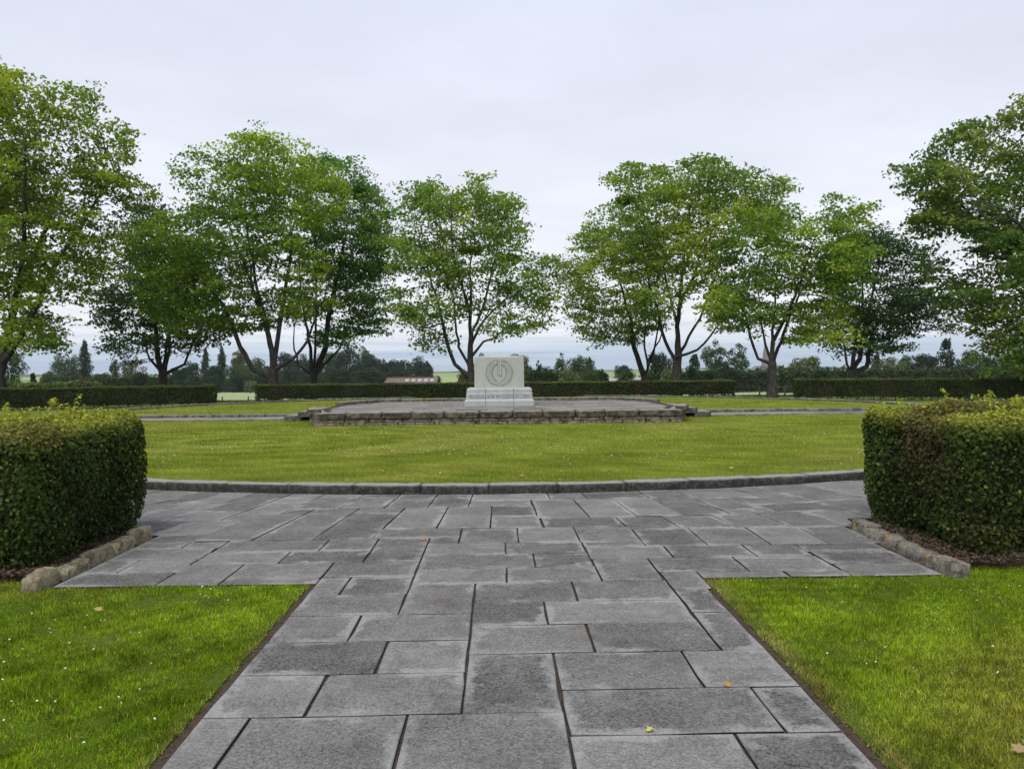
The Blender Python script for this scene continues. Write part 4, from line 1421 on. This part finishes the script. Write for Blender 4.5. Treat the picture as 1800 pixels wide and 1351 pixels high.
big_tree('big drooping tree cut by the right edge of the picture', 34, (1908, 690),
         [[(1908, 692), (1905, 640), (1900, 580), (1890, 500), (1875, 420), (1855, 330)], [(1898, 600), (1860, 540), (1810, 490), (1760, 430), (1700, 390)], [(1896, 560), (1850, 470), (1800, 400), (1740, 330), (1680, 310)],
          [(1905, 640), (1860, 620), (1810, 590), (1770, 560)], [(1900, 600), (1940, 500), (1960, 400)]],
         [(1800, 245, 85, 50), (1705, 255, 46, 40), (1635, 310, 52, 28), (1655, 385, 48, 38), (1740, 350, 80, 55), (1760, 440, 85, 55), (1690, 450, 46, 36), (1850, 330, 100, 110), (1800, 520, 80, 70), (1850, 450, 100, 100), (1762, 560, 40, 44), (1790, 606, 45, 36), (1700, 510, 28, 32), (1840, 600, 70, 50), (1830, 640, 60, 24), (1780, 640, 40, 18), (1660, 330, 50, 36), (1790, 200, 60, 18), (1720, 215, 26, 14), (1715, 400, 60, 40), (1740, 500, 50, 50)],
         MIXD, 110, .42, leaf=.20, per=11, dens=.95)

# ------------------------------------------------------------------ background trees, hedgerows and buildings


def bg_tree(name, label, px, top, wpx, D, cols, kind='round', seed=0, group='trees beyond the boundary hedges', base_frac=.12):
    r = np.random.default_rng(seed + 5000)
    x, _, zt = at(px, top, D)
    gz = float(ground_z(D, 0))
    H = zt - gz; W = 1.12 * wpx * D / FPX / 2
    t = thing(name, label, 'bush' if 'bush' in name else 'tree', (x, D, gz), group)
    # crown made of clumps
    blobs = []
    if kind == 'poplar':
        for i in range(34):
            u = (i + .5) / 34; w = W * (.95 * math.sin(math.pi * min(.98, u * .86 + .12)) ** .6)
            blobs.append((np.clip(r.normal(0, .22), -.4, .4) * w, np.clip(r.normal(0, .22), -.4, .4) * w, H * (.06 + .88 * u), max(.3, w * .68), H * .07))
    elif kind == 'cone':
        for i in range(48):
            u = r.uniform(.02, .97); w = W * (1.03 - u) ** .65
            a = r.uniform(0, 6.28); q = r.uniform(.2, .75)
            blobs.append((math.cos(a) * w * q, math.sin(a) * w * q, H * (.04 + .92 * u), max(.22, w * .42), H * .075))
    elif kind == 'airy':
        for i in range(30):
            d = r.normal(size=3); d /= np.linalg.norm(d); q = r.uniform(.35, .95)
            blobs.append((d[0] * W * q * .85, d[1] * W * q * .85, H * (.60 + .33 * d[2] * q), W * r.uniform(.15, .27), H * .075))
        for i in range(8):
            blobs.append((r.normal(0, .4) * W, r.normal(0, .4) * W, H * r.uniform(.08, .35), W * .32, H * .09))
    else:
        for i in range(34):
            d = r.normal(size=3); d /= np.linalg.norm(d); q = r.uniform(.3, .92) ** .6
            blobs.append((d[0] * W * q * .80, d[1] * W * q * .80, H * (.52 + .36 * d[2] * q), W * r.uniform(.22, .36), H * r.uniform(.10, .15)))
        for i in range(10):
            a = r.uniform(0, 6.28)
            blobs.append((math.cos(a) * W * .62, math.sin(a) * W * .62, H * r.uniform(.05, .35), W * .34, H * .14))
    leaf = max(.22, min(.75, D * .0021))
    P, N, TT = [], [], []
    a, b, yy = (np.array(c) for c in cols)
    for (bx, by, bz, br, bh) in blobs:
        n = int(np.clip(26 * (br * bh) / (leaf * leaf) * .55 + 14, 20, 150))
        d = r.normal(size=(n, 3)); d /= np.linalg.norm(d, axis=1)[:, None]; d[:, 2] = np.where(r.random(n) < .35, np.abs(d[:, 2]), d[:, 2])
        q = r.uniform(.6, 1.08, n)[:, None]
        P.append(np.array([bx, by, bz]) + d * q * [br, br, bh]); N.append(d + [0, 0, .5])
        k = np.clip(.4 + r.normal(0, .22) + r.normal(0, .18, n), 0, 1)[:, None]
        c_ = a * (1 - k) + b * k; k2 = np.clip(r.normal(.12, .2, n), 0, .7)[:, None]
        TT.append(c_ * (1 - k2) + yy * k2)
    P, N, TT = np.vstack(P), np.vstack(N), np.vstack(TT)
    P[:, 2] = np.maximum(P[:, 2], .05)
    s = (H / P[:, 2].max()); P[:, 2] *= s
    obj('crown', leaves_mesh('crown', P, N, leaf, TT, spread=.5), M['far_leaf'], t)
    nodes = [np.array([0, 0, -.3])]; par = [-1]; rr = [max(.12, H * .026)]
    top_i = 0
    for q in range(1, 6):
        nodes.append(np.array([r.normal(0, .02) * H, r.normal(0, .02) * H, H * .82 * q / 5])); par.append(top_i); rr.append(rr[0] * (1 - q / 6)); top_i = len(nodes) - 1
    for q in range(9):
        s_ = r.integers(1, 5); bl = blobs[r.integers(len(blobs))]
        e = np.array([bl[0] * .9, bl[1] * .9, min(H * .93, max(nodes[s_][2] + .1, bl[2] * s))])
        m_ = (nodes[s_] + e) / 2 + [0, 0, -.04 * H]
        nodes.append(m_); par.append(int(s_)); rr.append(rr[0] * .34); nodes.append(e); par.append(len(nodes) - 2); rr.append(rr[0] * .14)
    V, F = tubes(nodes, par, rr, lambda q: 5)
    obj('trunk', mesh_np('trunk', np.array(V), np.array(F), smooth=True), M['bark'], t)
    return t


DG = ((0.012, 0.027, 0.012), (0.031, 0.055, 0.022), (0.058, 0.084, 0.027))
MG = ((0.028, 0.054, 0.020), (0.066, 0.105, 0.034), (0.110, 0.140, 0.040))
OL = ((0.040, 0.056, 0.016), (0.095, 0.115, 0.030), (0.150, 0.150, 0.040))
PG = ((0.060, 0.085, 0.038), (0.130, 0.165, 0.070), (0.190, 0.205, 0.090))
BRN = ((0.070, 0.072, 0.036), (0.150, 0.140, 0.075), (0.20, 0.175, 0.095))
WD = 'trees of the dark wood left of the memorial'
BGT = [
    ('small_tree', 'slender airy tree beside the far left trunk', 22, 600, 62, 95, MG, 'airy'),
    ('conical_bush', 'small dark cone-shaped bush on the left horizon field', 67, 655, 19, 100, DG, 'cone'),
    ('round_tree', 'broad rounded tree left of the solitary poplar', 123, 623, 62, 190, MG, 'round'),
    ('poplar_tree', 'tallest solitary poplar on the left skyline', 158, 596, 27, 195, DG, 'poplar'),
    ('leafy_bush', 'brownish low bush at the foot of the broad rounded tree', 92, 652, 24, 150, OL, 'round'),
    ('leafy_bush', 'dark low bush right of the solitary poplar', 184, 654, 36, 150, DG, 'round'),
    ('small_tree', 'thin upright tree left of the brownish tree', 207, 632, 17, 170, MG, 'airy'),
    ('round_tree', 'pale brownish-green tree under the dark left tree', 236, 626, 52, 175, BRN, 'airy'),
    ('leafy_bush', 'dark bush below the pale brownish tree', 262, 652, 52, 140, DG, 'round'),
    ('round_tree', 'grey-green tree right of the dark left tree stems', 338, 634, 44, 210, DG, 'round'),
    ('round_tree', 'dark round tree behind the end of the left boundary hedge', 318, 645, 40, 180, DG, 'round'),
    ('poplar_tree', 'left one of the two close poplars above the left field gap', 366, 611, 19, 215, DG, 'poplar'),
    ('poplar_tree', 'right one of the two close poplars above the left field gap', 393, 609, 22, 205, DG, 'poplar'),
    ('round_tree', 'rounded tree low between the two close poplars', 380, 642, 40, 190, DG, 'round'),
    ('round_tree', 'yellowish tree just right of the two close poplars', 424, 612, 36, 220, OL, 'round'),
    ('round_tree', 'green tree below the yellowish tree, above the left field gap', 425, 640, 56, 190, MG, 'round'),
    ('flowering_bush', 'pale flowering bush at the far edge of the left field gap', 443, 668, 22, 150, PG, 'round'),
]
WOOD = [(455, 628, 46, 230, MG), (500, 618, 50, 235, DG), (540, 622, 54, 230, DG), (575, 614, 52, 235, MG), (612, 608, 60, 225, DG), (640, 608, 40, 235, MG), (662, 622, 46, 225, DG), (690, 630, 40, 230, DG), (712, 632, 36, 225, DG), (738, 624, 46, 215, DG), (752, 634, 24, 210, DG), (520, 645, 60, 190, DG), (590, 645, 60, 190, DG), (650, 645, 56, 190, DG), (470, 650, 50, 180, DG), (705, 648, 50, 195, DG), (425, 655, 40, 180, DG), (345, 658, 40, 170, DG), (375, 660, 40, 170, DG), (555, 655, 50, 180, DG)]
WL = ['wood tree with its crown above the yellowish tree and the hedge gap', 'wood tree between the stems of the largest left tree', 'wood tree behind the many-stemmed dark tree trunk', 'wood tree right of the many-stemmed trunk, mid green',
      'tall broad wood tree at the high shoulder of the dark wood', 'lighter wood tree on the right of the high shoulder', 'wood tree where the dark wood steps down', 'low round wood tree left of the barn roof middle',
      'low wood tree above the middle of the barn roof', 'rounded last big tree at the right end of the dark wood', 'small tree closing the right end of the dark wood',
      'low wood tree between the two left trunks, just above the long hedge', 'low wood tree just right of the many-stemmed trunk, above the long hedge', 'low wood tree left of the barn roof, above the long hedge', 'low wood tree at the left end of the long hedge',
      'low wood tree directly behind the barn roof', 'low wood tree above the middle of the left field gap', 'low tree above the end of the far left boundary hedge', 'low tree above the left side of the left field gap', 'low wood tree behind the foot of the many-stemmed tree']
for i, (px, top, w_, D, cl) in enumerate(WOOD):
    lab = WL[i]
    bg_tree('wood_tree', lab, px, top, w_, D * 1.45, cl, 'round', 40 + i, WD)
BGT += [
    ('round_tree', 'olive tree showing just above the memorial block, left part', 846, 620, 34, 120, OL, 'airy'),
    ('leafy_bush', 'olive bush left of the memorial between trunk and block', 815, 648, 24, 110, OL, 'round'),
    ('round_tree', 'olive tree rising directly right of the memorial block', 912, 621, 48, 125, OL, 'round'),
    ('small_tree', 'thin ragged sapling right of the memorial', 947, 633, 12, 130, DG, 'airy'),
    ('leafy_bush', 'dark rounded bush right of the memorial under the sapling', 956, 643, 54, 120, DG, 'round'),
    ('round_tree', 'open-topped tree, left of the trio right of the memorial', 988, 620, 40, 190, MG, 'airy'),
    ('round_tree', 'dense tree in the middle of the trio right of the memorial', 1016, 623, 34, 195, MG, 'round'),
    ('round_tree', 'small tree at the right of the trio right of the memorial', 1036, 627, 20, 190, MG, 'airy'),
    ('leafy_bush', 'pale bush in front of the trio of trees', 1000, 646, 44, 125, PG, 'round'),
    ('leafy_bush', 'mid green bush right of the pale bush', 1038, 645, 34, 130, MG, 'round'),
    ('leafy_bush', 'dark bush left of the grey house roofs', 1058, 649, 28, 135, DG, 'round'),
    ('round_tree', 'grey-green far tree behind the round bush at the roofs', 1098, 641, 42, 300, DG, 'round'),
    ('leafy_bush', 'neat round bush between the two grey house roofs', 1101, 652, 34, 115, MG, 'round'),
    ('round_tree', 'dense dark round tree behind the leaning twin-stemmed tree', 1163, 617, 52, 130, DG, 'round'),
    ('leafy_bush', 'light green bush left of the tallest right trunk', 1174, 644, 24, 110, PG, 'round'),
    ('conifer_tree', 'dark pointed tree right of the tallest right trunk', 1222, 622, 46, 125, DG, 'cone'),
    ('round_tree', 'airy tall tree left of the pair near the spire', 1258, 596, 56, 150, MG, 'airy'),
    ('round_tree', 'airy tall tree right of the pair near the spire', 1298, 603, 48, 150, MG, 'airy'),
    ('leafy_bush', 'dark bush at the foot of the airy tall pair', 1280, 634, 44, 130, DG, 'round'),
    ('leafy_bush', 'dark bush below the church spire', 1325, 650, 52, 140, DG, 'round'),
    ('leafy_bush', 'low dark bush at the right field gap', 1250, 648, 50, 120, DG, 'round'),
    ('round_tree', 'green tree right of the forked trunk', 1386, 640, 42, 170, MG, 'round'),
    ('round_tree', 'round olive tree between the forked tree and the dark right tree', 1423, 625, 62, 140, OL, 'round'),
    ('leafy_bush', 'small bush right of the round olive tree', 1470, 651, 34, 150, OL, 'round'),
    ('small_tree', 'pale tree right of the dark right tree stems', 1548, 621, 30, 200, MG, 'airy'),
    ('leafy_bush', 'spreading pale green bush on the right', 1578, 626, 62, 165, PG, 'round'),
    ('round_tree', 'green tree behind the spreading pale bush', 1597, 623, 24, 190, MG, 'round'),
    ('round_tree', 'dense round tree left of the pointed tree on the right', 1632, 620, 58, 150, DG, 'round'),
    ('conifer_tree', 'tall pointed dark tree on the right skyline', 1672, 592, 50, 155, DG, 'cone'),
    ('round_tree', 'dark tree right of the pointed tree', 1716, 614, 52, 150, DG, 'round'),
    ('round_tree', 'dark tree under the drooping right tree, second from the edge', 1756, 622, 52, 145, DG, 'round'),
    ('round_tree', 'dark tree under the drooping right tree, at the right edge', 1798, 618, 60, 145, DG, 'round'),
]
for i, q in enumerate(BGT):
    nm, lab, px, top, w_, D, cl, kd = q
    if px < 460 and D > 140:
        D *= 1.45
    bg_tree(nm, lab, px, top, w_, D, cl, kd, 200 + i)

# woodland along the horizon
V, F = [], []
nn = 260
xs_ = np.linspace(-2600, 2600, nn)
for ring_, (D, hh) in enumerate(((2300, 9), (3400, 16))):
    hgt = hh * np.clip(.35 + .5 * wave(np.column_stack([xs_, xs_ * 0]), .006, 400 + ring_) + .25 * wave(np.column_stack([xs_, xs_ * 0]), .03, 410 + ring_), 0.02, 1.4)
    o0 = len(V)
    for i in range(nn):
        yo = D + 120 * math.sin(xs_[i] * .002)
        z0 = float(ground_z(D)) - 1
        V += [(xs_[i], yo - 25, z0), (xs_[i], yo - 12, z0 + hgt[i] * .8 + 1), (xs_[i], yo + 10, z0 + hgt[i] + 1), (xs_[i], yo + 40, z0)]
    F += [(o0 + i * 4 + j, o0 + i * 4 + 4 + j, o0 + i * 4 + 5 + j, o0 + i * 4 + 1 + j) for i in range(nn - 1) for j in range(3)]
stuff(obj('far_woodland', mesh_py('far_woodland', V, F), M['far_wood']))

# barn with a red edged corrugated roof


def box(x0, x1, y0, y1, z0, z1):
    v = [(x, y, z) for z in (z0, z1) for (x, y) in ((x0, y0), (x1, y0), (x1, y1), (x0, y1))]
    return v, [(0, 3, 2, 1), (4, 5, 6, 7), (0, 1, 5, 4), (1, 2, 6, 5), (2, 3, 7, 6), (3, 0, 4, 7)]


D = 105
bxl, _, bzt = at(676, 664.5, D); bxr, _, _ = at(768, 664.5, D)
gz = float(ground_z(D))
barn = thing('barn', 'low barn with red-edged brownish sheet roof behind the hedge', 'barn', ((bxl + bxr) / 2, D, gz))
W = (bxr - bxl) / 2; H = bzt - gz
V, F = box(-W + .2, W - .2, 0, 7, 0, H - .75)
obj('wall', mesh_py('wall', V, F), M['barn_wall'], barn)
V, F = [], []
nc = 60
for i in range(nc + 1):
    x = -W + 2 * W * i / nc
    dz = .03 * (i % 2)
    V += [(x + (.9 if i == 0 else 0) * 0, -.4, H - .75 + dz), (x, 3.5, H + dz), (x, 7.4, H - .75 + dz)]
F = [(i * 3 + j, i * 3 + 3 + j, i * 3 + 4 + j, i * 3 + 1 + j) for i in range(nc) for j in range(2)]
rf = obj('roof', mesh_py('roof', V, F), M['roof_sheet'], barn)
for i in range(5):
    x = -W * .25 + i * W * .24
    V = [(x, .6, H - .75 + 4 * .0 + .75 * (1.0) / 3.9 + .07), (x + .55, .6, H - .75 + .75 * 1.0 / 3.9 + .07), (x + .55, 2.4, H - .75 + .75 * 2.8 / 3.9 + .07), (x, 2.4, H - .75 + .75 * 2.8 / 3.9 + .07)]
    obj('roof_light', mesh_py('roof_light', V, [(0, 1, 2, 3)]), M['roof_clear'], rf)
V, F = [], []
for (y0, z0, y1, z1) in ((-.45, H - .75, 3.5, H), (7.45, H - .75, 3.5, H)):
    o0 = len(V)
    V += [(-W - .06, y0, z0 - .14), (-W - .06, y1, z1 - .14), (-W - .06, y1, z1 + .07), (-W - .06, y0, z0 + .07), (-W + .02, y0, z0 - .14), (-W + .02, y1, z1 - .14), (-W + .02, y1, z1 + .07), (-W + .02, y0, z0 + .07)]
    F += [tuple(o0 + q for q in f_) for f_ in ((0, 1, 2, 3), (4, 7, 6, 5), (0, 4, 5, 1), (3, 2, 6, 7))]
obj('barge_board', mesh_py('barge_board', V, F), M['red_trim'], rf)
V, F = box(-W - .02, W * .5, 3.42, 3.58, H + .02, H + .12)
obj('ridge', mesh_py('ridge', V, F), M['red_trim'], rf)
for i in range(3):
    V, F = box(-W * .6 + i * W * .6, -W * .6 + i * W * .6 + .9, -.05, .05, .0, 1.0)
    obj('door', mesh_py('door', V, F), M['glass'], barn)


def house(label, px0, px1, ytop, D, seed):
    x0, _, zt = at(px0, ytop, D); x1, _, _ = at(px1, ytop, D); gz = float(ground_z(D)); W = (x1 - x0) / 2; H = zt - gz
    h = thing('house', label, 'house', ((x0 + x1) / 2, D, gz), 'houses far behind the hedge')
    V, F = box(-W, W, 0, 8, 0, H - 2.2)
    wl_ = obj('wall', mesh_py('wall', V, F), M['house_wall'], h)
    V = [(-W - .3, -.4, H - 2.35), (W + .3, -.4, H - 2.35), (W + .3, 4, H), (-W - .3, 4, H), (W + .3, 8.4, H - 2.35), (-W - .3, 8.4, H - 2.35)]
    r_ = obj('roof', mesh_py('roof', V, [(0, 1, 2, 3), (3, 2, 4, 5), (0, 3, 5), (1, 4, 2)]), M['slate'], h)
    V, F = box(W * .5, W * .5 + .7, 3.6, 4.3, H - .6, H + .5)
    obj('chimney', mesh_py('chimney', V, F), M['brick'], r_)
    for i in range(2):
        V, F = box(-W * .6 + i * W * .8, -W * .6 + i * W * .8 + 1, -.04, .03, 1, 2.3)
        obj('window', mesh_py('window', V, F), M['glass'], wl_)
house('grey-roofed house left of the neat round bush', 1066, 1090, 664.5, 260, 1)
house('pale grey-roofed house right of the neat round bush', 1112, 1132, 662.5, 250, 2)

# church with its spire
D = 620
sx_, _, szt = at(1348, 596, D); gz = float(ground_z(D))
ch = thing('church', 'distant church with a slim grey spire seen through the forked tree', 'church', (sx_, D, gz))
HT = szt - gz
tb = at(1348, 643, D)[2] - gz
V, F = box(-3.2, 3.2, -3.2, 3.2, 0, tb)
tw_ = obj('tower', mesh_py('tower', V, F), M['brick'], ch)
V = [(3.5 * math.cos(a), 3.5 * math.sin(a), tb) for a in np.arange(8) * math.pi / 4 + math.pi / 8] + [(0, 0, HT)]
obj('spire', mesh_py('spire', V, [(i, (i + 1) % 8, 8) for i in range(8)]), M['spire'], ch)
V, F = box(-.9, .9, -3.26, -3.15, tb - 5, tb - 1.5)
obj('belfry_opening', mesh_py('belfry_opening', V, F), M['glass'], tw_)
V, F = box(-5, 5, 3.2, 26, 0, 6)
obj('nave', mesh_py('nave', V, F), M['brick'], ch)
V = [(-5.4, 3.2, 6), (5.4, 3.2, 6), (5.4, 26.4, 6), (-5.4, 26.4, 6), (0, 3.2, 9.5), (0, 26.4, 9.5)]
obj('nave_roof', mesh_py('nave_roof', V, [(0, 4, 5, 3), (1, 2, 5, 4), (0, 1, 4), (2, 3, 5)]), M['spire'], ch)

# wire fences in the two field gaps


def fence(label, pts, hgt):
    f_ = thing('wire_fence', label, 'fence', pts[0])
    o = Vector(pts[0])
    V, F = [], []
    for (x, y, z) in pts:
        V, F = tubes([np.array([0, 0, -.3]), np.array([.01, 0, hgt * .5]), np.array([0.0, .01, hgt])], [-1, 0, 1], [.055, .05, .045], lambda q: 7)
        V += [np.array([0., 0, hgt + .01])]; k = len(V) - 1
        F = F + [(k - 7 + i, k - 7 + (i + 1) % 7, k, k) for i in range(0)]
        obj('post', mesh_py('post', V, F), M['post'], f_, (x - o.x, y - o.y, z - o.z))
    for k in (.35, .65, .92):
        nodes = [np.array([x - o.x, y - o.y - .05, z - o.z + hgt * k]) for x, y, z in pts]
        V, F = tubes(nodes, [-1] + list(range(len(nodes) - 1)), [.006] * len(nodes), lambda q: 4)
        obj('wire', mesh_py('wire', V, F), M['wire'], f_)
    return f_


pl_, pr_ = [], []
for i in range(-1, 4):
    px = 348 + 45.5 * (i + 1) if False else 348.5 + 45.3 * i + 45.3
    x, y, z = at(px, 697, 56); gz = float(ground_z(56)); pl_.append((x, y, gz))
fence('post and wire fence across the left field gap', pl_, at(394, 696.5, 56)[2] - float(ground_z(56)))
for i in range(5):
    px = 1248 + 45 * i
    x, y, z = at(px, 679, 50); pr_.append((x, y, float(ground_z(50))))
fence('post and wire fence across the right field gap', pr_, at(1293, 679, 50)[2] - float(ground_z(50)))

# rough grass verge at the lip of the field
p = np.column_stack([rng.uniform(-26, 30, 26000), rng.uniform(41.0, 44.5, 26000)])
grass_blades('tall_grass', p, ground_z(p[:, 1]) , .13, .035, grass_cols(p, (0.05, 0.085, 0.02), (0.11, 0.15, 0.035), (0.20, 0.19, 0.07), 51, .5), .4)

# ------------------------------------------------------------------ fallen leaves


def fallen_leaf(label, x, y, z, size, col, rz):
    V = []
    outline = [(0, -.5), (.18, -.28), (.5, -.22), (.30, .02), (.42, .30), (.14, .24), (0, .55), (-.16, .22), (-.44, .28), (-.28, 0), (-.5, -.24), (-.17, -.27)]
    for (a, b) in outline:
        V.append((a * size, b * size, .012 + .12 * size * math.sin(a * 5) + .16 * size * b * b * 2))
    V.append((0, 0, .006))
    n = len(outline)
    me = mesh_np('fallen_leaf', np.array(V), np.array([(i, (i + 1) % n, n) for i in range(n)]), np.tile(np.array(col), (n + 1, 1)))
    tag(obj('fallen_leaf', me, M['litter'], None, (x, y, z), rz), label, 'leaf', 'fallen leaves')
fallen_leaf('brown curled leaf on the paving in front of the round lawn', -.70, 7.02, 0.0, .075, (0.36, 0.17, 0.09), .7)
fallen_leaf('small orange leaf in a paving joint at the lower right', 1.10, 3.69, 0.0, .045, (0.38, 0.20, 0.06), 1.9)
fallen_leaf('tiny yellow-green leaf on a paving slab near the bottom', .63, 3.24, 0.0, .04, (0.42, 0.42, 0.10), .2)
fallen_leaf('reddish leaf lying on the round lawn near its kerb', .30, 10.45, .10, .09, (0.32, 0.14, 0.08), 2.2)
fallen_leaf('pale yellow leaf on the right of the round lawn', 3.35, 11.0, .10, .075, (0.34, 0.29, 0.09), 1.2)
fallen_leaf('tan leaf on the grass right of the path, nearest the camera', 2.05, 2.98, .02, .065, (0.30, 0.21, 0.11), .4)
fallen_leaf('yellow leaf on the grass left of the path below the edging', -2.60, 4.98, .02, .06, (0.36, 0.27, 0.10), 2.7)

# ------------------------------------------------------------------ haze
hz = bpy.data.materials.new('haze')
hz.use_nodes = True
hn = hz.node_tree.nodes
hn.clear()
ho = hn.new('ShaderNodeOutputMaterial')
hv = hn.new('ShaderNodeVolumePrincipled')
hv.inputs['Color'].default_value = (0.80, 0.90, 1.0, 1)
hv.inputs['Density'].default_value = 0.00011
hv.inputs['Density Attribute'].default_value = ''
hv.inputs['Anisotropy'].default_value = 0.0
hz.node_tree.links.new(hv.outputs[0], ho.inputs['Volume'])
V, F = box(-13000, 13000, -200, 13000, -9, 40)
stuff(obj('haze', mesh_py('haze', V, F), hz))
